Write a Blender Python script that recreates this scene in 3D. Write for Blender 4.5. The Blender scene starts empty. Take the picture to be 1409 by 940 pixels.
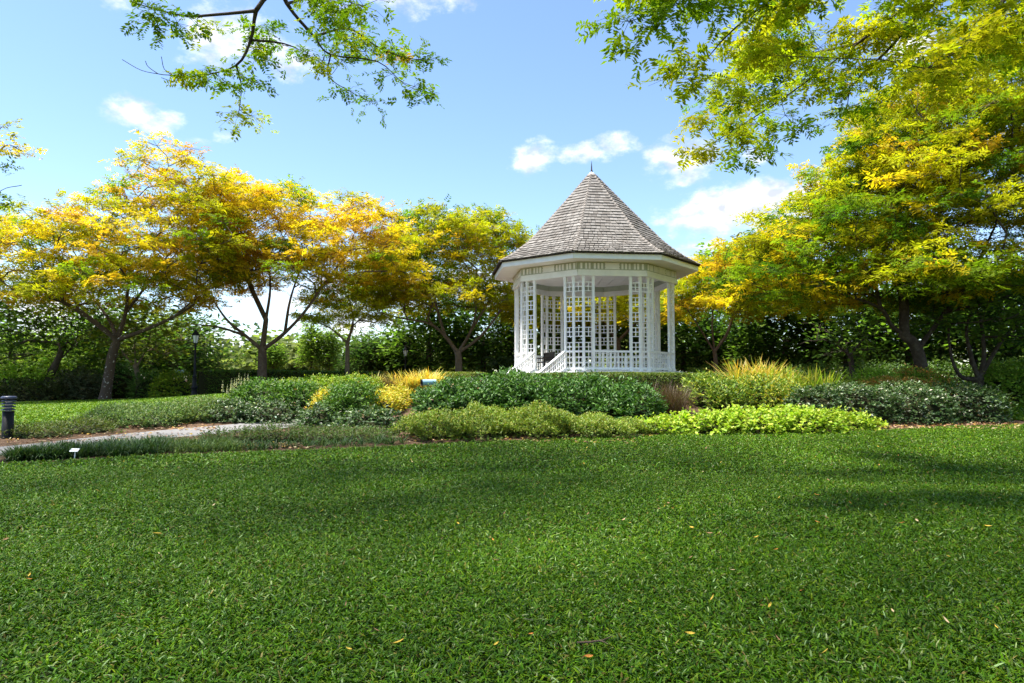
import bpy, math, random
import numpy as np
from mathutils import Vector
R = math.radians
rng = np.random.default_rng(7)
random.seed(7)
scene = bpy.context.scene
COL = scene.collection

# ------------------------------------------------------------------ camera
F_PX, PITCH, EYE = 939.0, 0.0565, 1.6
cam_d = bpy.data.cameras.new('camera')
cam_d.sensor_width = 36.0
cam_d.lens = F_PX / 1409 * 36
cam_d.clip_start, cam_d.clip_end = 0.1, 6000
cam = bpy.data.objects.new('camera', cam_d)
cam.location = (0, 0, EYE)
cam.rotation_euler = (math.pi / 2 + PITCH, 0, 0)
COL.objects.link(cam)
scene.camera = cam

# ------------------------------------------------------------------ light
SUN_EL, SUN_AZ = R(70), R(-92)          # azimuth measured from straight behind the camera, minus = towards the left
to_sun = Vector((math.sin(SUN_AZ) * math.cos(SUN_EL), -math.cos(SUN_AZ) * math.cos(SUN_EL), math.sin(SUN_EL)))
sun_d = bpy.data.lights.new('sun', 'SUN')
sun_d.energy, sun_d.angle, sun_d.color = 4.6, R(8.0), (1.0, 0.95, 0.86)
sun = bpy.data.objects.new('sun', sun_d)
sun.rotation_euler = to_sun.to_track_quat('Z', 'Y').to_euler()
sun.location = (-20, -30, 60)
COL.objects.link(sun)
scene.view_settings.view_transform = 'Standard'
scene.view_settings.look = 'None'
scene.view_settings.gamma = 1.0
scene.view_settings.use_curve_mapping = False
scene.view_settings.exposure = 1.62
scene.render.engine = 'CYCLES'
cy = scene.cycles
cy.max_bounces, cy.diffuse_bounces, cy.glossy_bounces, cy.transmission_bounces, cy.transparent_max_bounces = 7, 4, 2, 4, 4
cy.caustics_reflective = cy.caustics_refractive = False
cy.use_denoising = True; cy.denoiser = 'OPENIMAGEDENOISE'; cy.denoising_input_passes = 'RGB_ALBEDO_NORMAL'; cy.denoising_prefilter = 'ACCURATE'

SKY_STRENGTH = 0.094
def c_s(*p): return p
# clouds in the sky: azimuth and elevation (degrees), half sizes (degrees), weight
def px_dir(px, py):
    u, v = (px - 704.5) / F_PX, (470 - py) / F_PX
    c, s = math.cos(PITCH), math.sin(PITCH)
    return (u, c - v * s, s + v * c)
def px_ang(px, py):
    x, y, z = px_dir(px, py)
    return math.atan2(x, y), math.atan2(z, math.hypot(x, y))
CLOUDS = [(176, 153, 46, 26, 1.0), (218, 170, 46, 24, .75), (735, 214, 40, 27, .9), (800, 210, 60, 18, .62), (850, 198, 36, 20, .8),
          (936, 224, 62, 36, 1.0), (1025, 290, 120, 46, 1.05), (1110, 275, 70, 40, .8), (1036, 216, 26, 14, .7), (1250, 60, 50, 40, .6),
          (330, 50, 110, 60, .62), (390, 75, 50, 40, .6), (200, 10, 80, 30, .55), (500, -10, 160, 45, .6), (40, 430, 170, 60, 1.1), (300, 490, 130, 52, 1.0),
          (960, 350, 90, 40, .55), (480, 420, 160, 60, .8), (1330, 400, 160, 60, .7), (640, 400, 110, 40, .75), (250, 195, 40, 14, .5), (310, 190, 20, 10, .5)]
world = bpy.data.worlds.new('World')
scene.world = world
world.use_nodes = True
nt = world.node_tree
nt.nodes.clear()
def N(t, typ, **kw):
    n = t.nodes.new(typ)
    for k, v in kw.items(): setattr(n, k, v)
    return n
def M_(t, op, a, b=None, c=None, clamp=False):
    n = t.nodes.new('ShaderNodeMath'); n.operation = op; n.use_clamp = clamp
    for i, v in enumerate((a, b, c)):
        if v is None: continue
        if isinstance(v, (int, float)): n.inputs[i].default_value = v
        else: t.links.new(v, n.inputs[i])
    return n.outputs[0]
tc = N(nt, 'ShaderNodeTexCoord')
sep = N(nt, 'ShaderNodeSeparateXYZ'); nt.links.new(tc.outputs['Generated'], sep.inputs[0])
az = M_(nt, 'ARCTAN2', sep.outputs[0], sep.outputs[1])
el = M_(nt, 'ARCSINE', sep.outputs[2])
mp = N(nt, 'ShaderNodeMapping'); mp.inputs['Scale'].default_value = (1, 1, 1.7)
nt.links.new(tc.outputs['Generated'], mp.inputs['Vector'])
noi = N(nt, 'ShaderNodeTexNoise'); noi.inputs['Scale'].default_value = 17; noi.inputs['Detail'].default_value = 9; noi.inputs['Roughness'].default_value = .63
nt.links.new(mp.outputs[0], noi.inputs['Vector'])
best = None
for (px, py, hx, hy, wgt) in CLOUDS:
    a, e = px_ang(px, py)
    a1, _ = px_ang(px + hx, py); a0, _ = px_ang(px - hx, py); ra = (a1 - a0) / 2
    _, e1 = px_ang(px, py - hy); _, e0 = px_ang(px, py + hy); re = (e1 - e0) / 2
    dx = M_(nt, 'DIVIDE', M_(nt, 'SUBTRACT', az, a), ra)
    dy = M_(nt, 'DIVIDE', M_(nt, 'SUBTRACT', el, e), re)
    d2 = M_(nt, 'ADD', M_(nt, 'MULTIPLY', dx, dx), M_(nt, 'MULTIPLY', dy, dy))
    m = M_(nt, 'MULTIPLY', M_(nt, 'SUBTRACT', 1.0, d2), wgt)
    best = m if best is None else M_(nt, 'MAXIMUM', best, m)
best = M_(nt, 'MAXIMUM', best, -1.2)
dens = M_(nt, 'ADD', best, M_(nt, 'MULTIPLY', M_(nt, 'SUBTRACT', noi.outputs[0], .5), 3.6))
mr = N(nt, 'ShaderNodeMapRange', interpolation_type='SMOOTHSTEP')
mr.inputs[1].default_value, mr.inputs[2].default_value = .0, 1.25
nt.links.new(dens, mr.inputs[0])
sky = N(nt, 'ShaderNodeTexSky', sky_type='NISHITA', sun_disc=False)
sky.sun_elevation = SUN_EL
sky.sun_rotation = math.atan2(to_sun.x, to_sun.y)
sky.air_density, sky.dust_density, sky.ozone_density = 1.0, 0.25, 3.0
hs = N(nt, 'ShaderNodeHueSaturation'); hs.inputs['Hue'].default_value = .503; hs.inputs['Saturation'].default_value = 1.03; hs.inputs['Value'].default_value = 1.0
nt.links.new(sky.outputs[0], hs.inputs['Color'])
mx = N(nt, 'ShaderNodeMix', data_type='RGBA')
nt.links.new(mr.outputs[0], mx.inputs['Factor']); nt.links.new(hs.outputs[0], mx.inputs['A'])
noi2 = N(nt, 'ShaderNodeTexNoise'); noi2.inputs['Scale'].default_value = 30; noi2.inputs['Detail'].default_value = 5
nt.links.new(mp.outputs[0], noi2.inputs['Vector'])
mr2 = N(nt, 'ShaderNodeMapRange'); mr2.inputs[1].default_value, mr2.inputs[2].default_value = .35, .62; nt.links.new(noi2.outputs[0], mr2.inputs[0])
cc_ = N(nt, 'ShaderNodeMix', data_type='RGBA'); nt.links.new(mr2.outputs[0], cc_.inputs['Factor'])
cc_.inputs['A'].default_value = (2.9, 3.1, 3.5, 1); cc_.inputs['B'].default_value = (5.6, 5.65, 5.75, 1)
nt.links.new(cc_.outputs['Result'], mx.inputs['B'])
bg = N(nt, 'ShaderNodeBackground'); bg.inputs['Strength'].default_value = SKY_STRENGTH
out = N(nt, 'ShaderNodeOutputWorld')
nt.links.new(mx.outputs['Result'], bg.inputs['Color']); nt.links.new(bg.outputs[0], out.inputs['Surface'])

# ------------------------------------------------------------------ helpers
def W(px, py, Y):
    """point of the place that lies at ground distance Y and is seen at that pixel of the photograph"""
    d = px_dir(px, py); k = Y / d[1]
    return np.array([k * d[0], Y, EYE + k * d[2]])
def WX(px, Y): return W(px, 500, Y)[0]
def tag(o, label=None, cat=None, group=None, kind=None):
    if label: o['label'] = label
    if cat: o['category'] = cat
    if group: o['group'] = group
    if kind: o['kind'] = kind
    return o
def empty(name, loc, label=None, cat=None, group=None):
    o = bpy.data.objects.new(name, None); o.location = loc; o.empty_display_size = .2; COL.objects.link(o)
    return tag(o, label, cat, group)
def link(name, me, parent=None):
    o = bpy.data.objects.new(name, me); COL.objects.link(o)
    if parent is not None: o.parent = parent
    return o
def copy_tree(o, parent=None):
    c = o.copy(); COL.objects.link(c); c.parent = parent
    for ch in list(o.children): copy_tree(ch, c)
    return c

class MB:
    """collects vertices and faces in numpy blocks and links them as ONE mesh"""
    def __init__(s): s.v = []; s.f = []; s.c = []; s.m = []; s.n = 0; s.smooth = []
    def add(s, verts, faces, col=None, mat=0, smooth=False):
        verts = np.asarray(verts, float).reshape(-1, 3); faces = np.asarray(faces, int)
        s.v.append(verts); s.f.append(faces + s.n); s.n += len(verts)
        if col is None: col = np.ones((len(verts), 3))
        col = np.asarray(col, float)
        if col.ndim == 1: col = np.tile(col, (len(verts), 1))
        s.c.append(col); s.m.append(np.full(len(faces), mat)); s.smooth.append(np.full(len(faces), smooth))
    def box(s, c, size, rz=0.0, col=None, mat=0, axes=None):
        h = np.array(size) / 2
        p = np.array([[x, y, z] for x in (-1, 1) for y in (-1, 1) for z in (-1, 1)]) * h
        if axes is not None: p = p @ np.array(axes)
        elif rz: p = p @ np.array([[math.cos(rz), math.sin(rz), 0], [-math.sin(rz), math.cos(rz), 0], [0, 0, 1]])
        s.add(p + np.array(c), [[0, 1, 3, 2], [4, 6, 7, 5], [0, 4, 5, 1], [2, 3, 7, 6], [0, 2, 6, 4], [1, 5, 7, 3]], col, mat)
    def bar(s, a, b, w, h, up=(0, 0, 1), col=None, mat=0):
        """square bar from a to b: w across, h along 'up'"""
        a, b, up = np.array(a, float), np.array(b, float), np.array(up, float)
        d = b - a; L = np.linalg.norm(d); d /= L
        side = np.cross(up, d)
        if np.linalg.norm(side) < 1e-6: side = np.array([1., 0, 0])
        side /= np.linalg.norm(side); u2 = np.cross(d, side)
        s.box((a + b) / 2, (L, w, h), axes=[d, side, u2], col=col, mat=mat)
    def lathe(s, prof, n=16, c=(0, 0, 0), col=None, mat=0, smooth=True, a0=0.0):
        c = np.array(c); vs = []; ang = a0 + np.arange(n) * 2 * math.pi / n
        for r, z in prof: vs.append(np.stack([r * np.cos(ang), r * np.sin(ang), np.full(n, z)], 1) + c)
        fs = []
        for i in range(len(prof) - 1):
            for k in range(n):
                k2 = (k + 1) % n
                fs.append([i * n + k, i * n + k2, (i + 1) * n + k2, (i + 1) * n + k])
        s.add(np.concatenate(vs), fs, col, mat, smooth)
    def tube(s, pts, rad, n=6, col=None, mat=0):
        pts = np.asarray(pts, float); m = len(pts)
        t = np.gradient(pts, axis=0); t /= np.linalg.norm(t, axis=1)[:, None] + 1e-9
        ref = np.array([0.3, 0.2, 1.0]) if abs(t[0][2]) < .9 else np.array([1.0, .2, 0])
        u = np.cross(t, ref); u /= np.linalg.norm(u, axis=1)[:, None] + 1e-9
        w = np.cross(t, u); ang = np.arange(n) * 2 * math.pi / n
        rad = np.broadcast_to(np.asarray(rad, float), (m,))
        vs = pts[:, None] + rad[:, None, None] * (np.cos(ang)[None, :, None] * u[:, None] + np.sin(ang)[None, :, None] * w[:, None])
        i = np.arange(m - 1)[:, None] * n; k = np.arange(n)[None]; k2 = (k + 1) % n
        fs = np.stack([i + k, i + k2, i + n + k2, i + n + k], -1).reshape(-1, 4)
        s.add(vs.reshape(-1, 3), fs, col, mat, True)
    def leaves(s, p, d, nrm, L, Wd, col, mat=0):
        """one diamond-shaped leaf per row"""
        n = len(p)
        if n == 0: return
        d = d / (np.linalg.norm(d, axis=1)[:, None] + 1e-9)
        side = np.cross(d, nrm); side /= np.linalg.norm(side, axis=1)[:, None] + 1e-9
        up = np.cross(side, d)
        L = np.broadcast_to(L, (n,))[:, None]; Wd = np.broadcast_to(Wd, (n,))[:, None]
        mid = p + d * L * .45 + up * L * .06
        vs = np.stack([p, mid + side * Wd * .5, p + d * L, mid - side * Wd * .5], 1).reshape(-1, 3)
        fs = np.arange(n * 4).reshape(-1, 4)
        s.add(vs, fs, np.repeat(col, 4, axis=0), mat)
    def blades(s, p, d, up0, L, Wd, bend, col, mat=0):
        """grass blades: two quads and a tip, starting along up0 and bending over towards d"""
        n = len(p)
        if n == 0: return
        side = np.cross(d, up0); side /= np.linalg.norm(side, axis=1)[:, None] + 1e-9
        L = np.broadcast_to(L, (n,))[:, None]; Wd = np.broadcast_to(Wd, (n,))[:, None]; bend = np.broadcast_to(bend, (n,))[:, None]
        def at(t):
            a = bend * t
            return p + L * (t * (up0 * np.cos(a * .8) + d * np.sin(a * .8)))
        q1, q2, q3 = at(.45), at(.8), at(1.0)
        w1, w2 = side * Wd * .5, side * Wd * .42
        vs = np.stack([p - w1 * .7, p + w1 * .7, q1 + w1, q1 - w1, q2 + w2, q2 - w2, q3 + side * Wd * .06, q3 - side * Wd * .06], 1).reshape(-1, 3)
        b = np.arange(n)[:, None, None] * 8
        fs = (b + np.array([[0, 1, 2, 3], [3, 2, 4, 5], [5, 4, 6, 7]])[None]).reshape(-1, 4)
        s.add(vs, fs, np.repeat(col, 8, axis=0), mat)
    def mesh(s, name, mats):
        me = bpy.data.meshes.new(name)
        v = np.concatenate(s.v); c = np.concatenate(s.c)
        loops, tot = [], []
        for f in s.f: loops.append(f.reshape(-1)); tot.append(np.full(len(f), f.shape[1]))
        loops = np.concatenate(loops); tot = np.concatenate(tot)
        me.vertices.add(len(v)); me.vertices.foreach_set('co', v.astype(np.float32).ravel())
        me.loops.add(len(loops)); me.loops.foreach_set('vertex_index', loops.astype(np.int32))
        me.polygons.add(len(tot)); me.polygons.foreach_set('loop_start', (np.cumsum(tot) - tot).astype(np.int32))
        me.polygons.foreach_set('material_index', np.concatenate(s.m).astype(np.int32))
        me.polygons.foreach_set('use_smooth', np.concatenate(s.smooth).astype(bool))
        at = me.attributes.new('Col', 'FLOAT_COLOR', 'POINT')
        at.data.foreach_set('color', np.concatenate([c, np.ones((len(c), 1))], 1).astype(np.float32).ravel())
        for m in (mats if isinstance(mats, (list, tuple)) else [mats]): me.materials.append(m)
        me.update(calc_edges=True); me.validate()
        return me
    def build(s, name, mats, parent=None): return link(name, s.mesh(name, mats), parent)

def smooth_noise(x, y, seed=0):
    s = np.zeros_like(np.asarray(x, float)); r = np.random.default_rng(seed)
    for k in range(6):
        a, ph, f = r.uniform(0, 6.28), r.uniform(0, 6.28), 0.6 * 1.5 ** k
        s = s + np.sin((x * math.cos(a) + y * math.sin(a)) * f + ph) / (1.25 ** k)
    return s / 2.6

# ------------------------------------------------------------------ materials
def mat(name, col, rough=.6, spec=.5, noise=None, bump=None, attr=False, metal=0.0):
    m = bpy.data.materials.new(name); m.use_nodes = True; t = m.node_tree; b = t.nodes['Principled BSDF']
    b.inputs['Base Color'].default_value = (*col, 1); b.inputs['Roughness'].default_value = rough
    b.inputs['Specular IOR Level'].default_value = spec; b.inputs['Metallic'].default_value = metal
    src = None
    tcn = N(t, 'ShaderNodeTexCoord')
    if attr:
        a = N(t, 'ShaderNodeAttribute', attribute_name='Col'); src = a.outputs['Color']
    if noise:
        scale, c2, lo, hi = noise
        nn = N(t, 'ShaderNodeTexNoise'); nn.inputs['Scale'].default_value = scale; nn.inputs['Detail'].default_value = 6; nn.inputs['Roughness'].default_value = .65
        t.links.new(tcn.outputs['Object'], nn.inputs['Vector'])
        r = N(t, 'ShaderNodeMapRange'); r.inputs[1].default_value, r.inputs[2].default_value = lo, hi
        t.links.new(nn.outputs[0], r.inputs[0])
        x = N(t, 'ShaderNodeMix', data_type='RGBA'); t.links.new(r.outputs[0], x.inputs['Factor'])
        if src is not None: t.links.new(src, x.inputs['A'])
        else: x.inputs['A'].default_value = (*col, 1)
        x.inputs['B'].default_value = (*c2, 1); src = x.outputs['Result']
    if src is not None: t.links.new(src, b.inputs['Base Color'])
    if bump:
        scale, st, dist = bump
        nn = N(t, 'ShaderNodeTexNoise'); nn.inputs['Scale'].default_value = scale; nn.inputs['Detail'].default_value = 5
        t.links.new(tcn.outputs['Object'], nn.inputs['Vector'])
        bp = N(t, 'ShaderNodeBump'); bp.inputs['Strength'].default_value = st; bp.inputs['Distance'].default_value = dist
        t.links.new(nn.outputs[0], bp.inputs['Height']); t.links.new(bp.outputs[0], b.inputs['Normal'])
    return m
def leaf_mat(name, trans=.35, rough=.45, spec=.4, tint=(1.1, 1.15, .6)):
    m = bpy.data.materials.new(name); m.use_nodes = True; t = m.node_tree; b = t.nodes['Principled BSDF']
    b.inputs['Roughness'].default_value = rough; b.inputs['Specular IOR Level'].default_value = spec
    a = N(t, 'ShaderNodeAttribute', attribute_name='Col'); t.links.new(a.outputs['Color'], b.inputs['Base Color'])
    tr = N(t, 'ShaderNodeBsdfTranslucent')
    x = N(t, 'ShaderNodeMix', data_type='RGBA', blend_type='MULTIPLY'); x.inputs['Factor'].default_value = 1
    t.links.new(a.outputs['Color'], x.inputs['A']); x.inputs['B'].default_value = (*tint, 1)
    t.links.new(x.outputs['Result'], tr.inputs['Color'])
    ms = N(t, 'ShaderNodeMixShader'); ms.inputs[0].default_value = trans
    t.links.new(b.outputs[0], ms.inputs[1]); t.links.new(tr.outputs[0], ms.inputs[2])
    t.links.new(ms.outputs[0], t.nodes['Material Output'].inputs['Surface'])
    return m
m_leaf = leaf_mat('tree_leaf', .56, .6, .10)
m_shrub = leaf_mat('shrub_leaf', .28, .5, .28)
m_lime = leaf_mat('lime_leaf', .35, .5, .3)
m_grass = leaf_mat('grass_blade', .22, .5, .16)
m_straw = leaf_mat('strap_leaf', .35, .5, .3)
m_bark = mat('bark', (.105, .072, .05), .9, .2, noise=(5, (.20, .16, .12), .45, .75), bump=(14, .8, .04))
m_bark_dark = mat('dark_bark', (.055, .042, .032), .9, .2, noise=(5, (.12, .10, .08), .45, .75), bump=(14, .8, .04))
m_bark_pale = mat('pale_bark', (.19, .145, .10), .9, .2, noise=(5, (.11, .085, .06), .45, .7), bump=(14, .8, .03))
m_bark_lichen = mat('lichen_bark', (.085, .06, .045), .9, .2, noise=(7, (.55, .52, .47), .60, .64), bump=(14, .8, .04))
m_core = mat('dark_core', (.018, .022, .008), .95, .1, noise=(6, (.03, .025, .012), .4, .7))  # solid dark filler standing in for the shade between the leaves
m_white = mat('white_paint', (.89, .89, .88), .45, .4, noise=(2.2, (.76, .76, .735), .42, .85))
m_white_in = mat('white_ceiling_paint', (.82, .81, .80), .6, .3, noise=(1.5, (.74, .73, .71), .4, .8))
m_sage = mat('sage_backing', (.43, .46, .36), .6, .3, noise=(3, (.50, .52, .43), .4, .8))  # grey-green tone of the board behind the white bars
m_shingle = mat('wood_shingle', (1, 1, 1), .85, .15, attr=True, noise=(9, (.20, .17, .14), .58, .95), bump=(40, .4, .01))
m_dark_eave = mat('shingle_edge', (.035, .028, .022), .9, .1)
m_black = mat('black_iron', (.007, .007, .009), .55, .25, bump=(60, .05, .004))
m_bluegrey = mat('sky_tinted_metal', (.035, .045, .085), .4, .4, noise=(8, (.05, .06, .11), .4, .7))  # bluish sky light on the bollard head is put into this colour
m_glass = mat('frosted_glass', (.72, .75, .76), .2, .5)
m_wood_dark = mat('dark_teak', (.028, .018, .013), .5, .4, noise=(12, (.05, .032, .02), .4, .7))
m_asphalt = mat('path_asphalt', (.22, .212, .21), .95, .2, noise=(22, (.15, .145, .145), .35, .7), bump=(120, .5, .01))
m_soil = mat('mulch_soil', (.085, .052, .032), 1, .1, noise=(7, (.16, .105, .07), .42, .66), bump=(28, .9, .06))
m_turf = mat('turf', (.016, .034, .004), .95, .1, noise=(18, (.035, .030, .012), .45, .75), bump=(60, .8, .03))
m_sign = mat('white_label', (.8, .8, .8), .4, .4)
m_cyan = mat('pale_blue_metal', (.28, .45, .58), .35, .5, noise=(10, (.22, .40, .46), .4, .7))
m_leaf_dry = mat('dry_leaf', (1, 1, 1), .7, .2, attr=True)
m_stone = mat('plinth_render', (.62, .61, .58), .8, .2, noise=(4, (.48, .47, .44), .4, .8))

# ------------------------------------------------------------------ terrain
GC = np.array([3.90, 32.9]); FLOOR = 2.0         # gazebo centre and floor height
ctrl = []
for X in (-60, -25, -8, 8, 25, 60):
    for Y in (-60, -20, 0, 6): ctrl.append((X, Y, 0))
for px, py, Y in ((0, 640, 12.6), (230, 627, 14.2), (420, 620, 15.2), (600, 611, 16.6), (880, 600, 18.6), (1200, 593, 20.2), (1409, 585, 21.8), (10, 603, 17.3), (290, 597, 18.6), (400, 588, 20.5),
                  (0, 557, 32), (145, 552, 33.5), (267, 547, 33), (390, 540, 29), (330, 560, 24), (1395, 566, 26)):
    p = W(px, py, Y); ctrl.append(tuple(p))
for k in range(8):
    a = k * math.pi / 4
    ctrl.append((GC[0] + 4 * math.sin(a), GC[1] - 4 * math.cos(a), 1.42)); ctrl.append((GC[0] + 6.3 * math.sin(a), GC[1] - 6.3 * math.cos(a), 1.36))
for X, Y, z in ((-2, 21.5, .45), (3, 22, .5), (8, 23, .5), (14, 24.5, .45), (-7, 24, .55), (18, 30, .9), (22, 37, .4), (10, 46, .5), (-4, 46, .6), (-14, 44, .7), (-25, 44, .6), (-40, 44, .6), (30, 30, .6),
                (40, 44, .4), (0, 60, .3), (-40, 70, .4), (40, 70, .3), (0, 100, .4), (-80, 100, .4), (80, 100, .4), (-70, 30, .5), (70, 30, .7), (-30, 20, .1), (30, 20, .1)): ctrl.append((X, Y, z))
ctrl = np.array(ctrl)
def _U(r): return np.where(r > 1e-9, r * r * np.log(r + 1e-12), 0)
_n = len(ctrl)
_K = _U(np.hypot(ctrl[:, None, 0] - ctrl[None, :, 0], ctrl[:, None, 1] - ctrl[None, :, 1])) + np.eye(_n) * .8
_P = np.concatenate([np.ones((_n, 1)), ctrl[:, :2]], 1)
_A = np.block([[_K, _P], [_P.T, np.zeros((3, 3))]])
_w = np.linalg.solve(_A, np.concatenate([ctrl[:, 2], np.zeros(3)]))
def gz(x, y):
    x = np.asarray(x, float); y = np.asarray(y, float); sh = x.shape; x = x.ravel(); y = y.ravel()
    xc, yc = np.clip(x, -80, 80), np.clip(y, -60, 100)
    o = np.zeros(len(x))
    for i in range(0, len(x), 50000):
        sl = slice(i, i + 50000)
        o[sl] = _U(np.hypot(xc[sl, None] - ctrl[None, :, 0], yc[sl, None] - ctrl[None, :, 1])) @ _w[:_n] + _w[_n] + xc[sl] * _w[_n + 1] + yc[sl] * _w[_n + 2]
    return o.reshape(sh)
def G(x, y): return float(gz(np.array([x]), np.array([y]))[0])
def grid_sheet(name, X, Y, material, lift, kind='structure'):
    """X, Y: 2-D arrays of ground points"""
    Z = gz(X, Y) + lift; n, m = X.shape
    i = np.arange(n - 1)[:, None] * m; j = np.arange(m - 1)[None]
    f = np.stack([i + j, i + j + 1, i + m + j + 1, i + m + j], -1).reshape(-1, 4)
    b = MB(); b.add(np.stack([X, Y, Z], -1).reshape(-1, 3), f, smooth=True)
    o = b.build(name, material)
    if kind: o['kind'] = kind
    return o
xs = np.concatenate([-np.geomspace(3000, 62, 14), np.arange(-60, 60.1, .8), np.geomspace(62, 3000, 14)])
ys = np.concatenate([-np.geomspace(1500, 32, 10), np.arange(-30, 100, .8), np.geomspace(101, 5000, 16)])
XX, YY = np.meshgrid(xs, ys)
grid_sheet('ground', XX, YY, m_soil, 0)

# lawn edges (ground positions of the edge seen in the photograph)
edge = np.array([[W(px, 520, Y)[0], Y] for px, Y in ((-700, 8.5), (-300, 10.6), (0, 12.6), (120, 13.4), (230, 14.2), (420, 15.2), (600, 16.5), (880, 18.6), (1040, 19.3), (1200, 20.2), (1300, 21.2), (1409, 21.8), (1600, 22.4), (2200, 23))])
def edge_y(x): return np.interp(x, edge[:, 0], edge[:, 1])
lx = np.linspace(-24, 34, 150); tt = np.linspace(0, 1, 50)
LX = np.tile(lx, (50, 1)); LY = -16 + (edge_y(LX) + 16) * tt[:, None] ** .8
grid_sheet('lawn', LX, LY, m_turf, .015)
# paths: centre lines
def strip(name, pts, width, material, lift=.012):
    pts = np.array(pts, float); d = np.concatenate([[0], np.cumsum(np.hypot(*np.diff(pts, axis=0).T))])
    t = np.linspace(0, d[-1], max(20, int(d[-1] / .4)))
    # smooth the line
    x = np.interp(t, d, pts[:, 0]); y = np.interp(t, d, pts[:, 1])
    for _ in range(6):
        x[1:-1] = (x[:-2] + 2 * x[1:-1] + x[2:]) / 4; y[1:-1] = (y[:-2] + 2 * y[1:-1] + y[2:]) / 4
    dx, dy = np.gradient(x), np.gradient(y); l = np.hypot(dx, dy); nx, ny = -dy / l, dx / l
    off = np.linspace(-.5, .5, 6) * width
    grid_sheet(name, x[:, None] + nx[:, None] * off, y[:, None] + ny[:, None] * off, material, lift)
    return np.stack([x, y], 1)
path1 = strip('near_path', [(-22, 9.6), (-14, 12.2), (WX(0, 14.6), 14.6), (WX(110, 16.3), 16.3), (WX(220, 18.2), 18.2), (WX(300, 19.4), 19.4), (WX(380, 20.8), 20.8), (WX(430, 23), 23), (WX(440, 27), 27)], 1.7, m_asphalt)
path2 = strip('far_path', [(-45, 31.5), (-30, 33), (WX(0, 34.2), 34.2), (WX(120, 35.2), 35.2), (WX(260, 35.0), 35.0), (WX(360, 34.2), 34.2), (WX(430, 33.8), 33.8)], 1.8, m_asphalt)
# lawn between the two paths, on the left
def left_lo(x): return np.interp(x, [-30, WX(0, 18.3), WX(110, 19.6), WX(250, 23.0), WX(300, 25)], [14.5, 18.3, 19.6, 23.0, 25])
def left_hi(x): return np.interp(x, path2[:, 0], path2[:, 1]) - .95
lx2 = np.linspace(-34, -9.2, 70)
A = np.tile(lx2, (30, 1)); t30 = np.linspace(0, 1, 30)[:, None]
grid_sheet('left_lawn', A, left_lo(A) + (left_hi(A) - left_lo(A)) * t30, m_turf, .015)
lx3 = np.linspace(17.0, 40, 40)
B = np.tile(lx3, (20, 1)); t20 = np.linspace(0, 1, 20)[:, None]
rlo = lambda x: edge_y(x) + 1.0
rhi = lambda x: 29.5 + 0 * x
grid_sheet('right_lawn', B, rlo(B) + (rhi(B) - rlo(B)) * t20, m_turf, .015)

# grass blades: one uncountable mass
def rnd_dir(n, zlo=-.2, zhi=.2):
    a = rng.uniform(0, 2 * math.pi, n); return np.stack([np.cos(a), np.sin(a), rng.uniform(zlo, zhi, n)], 1)
def palette(cols, n, jit=.14, w=None):
    cols = np.array(cols, float)
    c = cols[rng.choice(len(cols), n, p=w)]
    return np.clip(c * rng.lognormal(0, jit, (n, 1)) * rng.lognormal(0, jit * .3, (n, 3)), 0.002, .95)
GRASS = [(.052, .128, .001), (.075, .160, .0015), (.115, .19, .003), (.028, .080, .001), (.17, .14, .03), (.24, .32, .12)]  # last, pale tone paints whitish glints onto a few blades
GW = [.29, .28, .17, .18, .03, .05]
def lawn_grass(mb, n, ylo, yhi, L, Wd, xlim=None, cols=GRASS, w=GW, test=None):
    Y = np.sqrt(rng.uniform(ylo ** 2, yhi ** 2, n)); X = rng.uniform(-1, 1, n) * (Y * .80 + 3.8)
    ok = Y < edge_y(X) - .02 if test is None else test(X, Y)
    X, Y = X[ok], Y[ok]; k = len(X)
    p = np.stack([X, Y, gz(X, Y) + .01], 1)
    d = rnd_dir(k, -.15, .1); up = np.tile([0, 0, 1.], (k, 1)) + rng.normal(0, .35, (k, 3)); up /= np.linalg.norm(up, axis=1)[:, None]
    patch = .7 * smooth_noise(X * .6, Y * .6, 3) + .7 * smooth_noise(X * 2.2, Y * 2.2, 8)
    c = palette(cols, k, .22, w) * (1 + .16 * patch)[:, None]
    Ls = L * rng.uniform(.55, 1.25, k) * (1 + .12 * smooth_noise(X * 2.5, Y * 2.5, 5))
    mb.blades(p, d, up, Ls, Wd * rng.uniform(.6, 1.3, k), rng.uniform(.6, 2.1, k), np.clip(c, .003, .9))
gb = MB()
lawn_grass(gb, 340000, 2.2, 7.0, .062, .0100)
lawn_grass(gb, 300000, 7.0, 12.0, .066, .0122)
lawn_grass(gb, 300000, 12.0, 23.0, .078, .017)
tag(gb.build('grass', m_grass), 'short broad bladed green grass covering the large front lawn', 'grass', kind='stuff')
gb2 = MB()
GL = [(.10, .20, .008), (.13, .23, .010), (.17, .25, .014), (.06, .14, .008)]
def in_left(X, Y): return (X < -9.2) & (Y > left_lo(X)) & (Y < left_hi(X))
n2 = 160000
Xl, Yl = rng.uniform(-28, -9.2, n2), rng.uniform(15, 35, n2)
ok = in_left(Xl, Yl); Xl, Yl = Xl[ok], Yl[ok]; k = len(Xl)
upv = np.tile([0, 0, 1.], (k, 1)) + rng.normal(0, .3, (k, 3))
gb2.blades(np.stack([Xl, Yl, gz(Xl, Yl) + .01], 1), rnd_dir(k), upv / np.linalg.norm(upv, axis=1)[:, None], .10 * rng.uniform(.6, 1.2, k), .034, rng.uniform(.5, 1.8, k), palette(GL, k, .2))
tag(gb2.build('grass', m_grass), 'bright sunlit grass between the two paths beyond the bollard', 'grass', kind='stuff')
gb3 = MB()
n3 = 60000; Xr, Yr = rng.uniform(17, 32, n3), rng.uniform(22, 29.5, n3); ok = Yr > rlo(Xr); Xr, Yr = Xr[ok], Yr[ok]; k = len(Xr)
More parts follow.
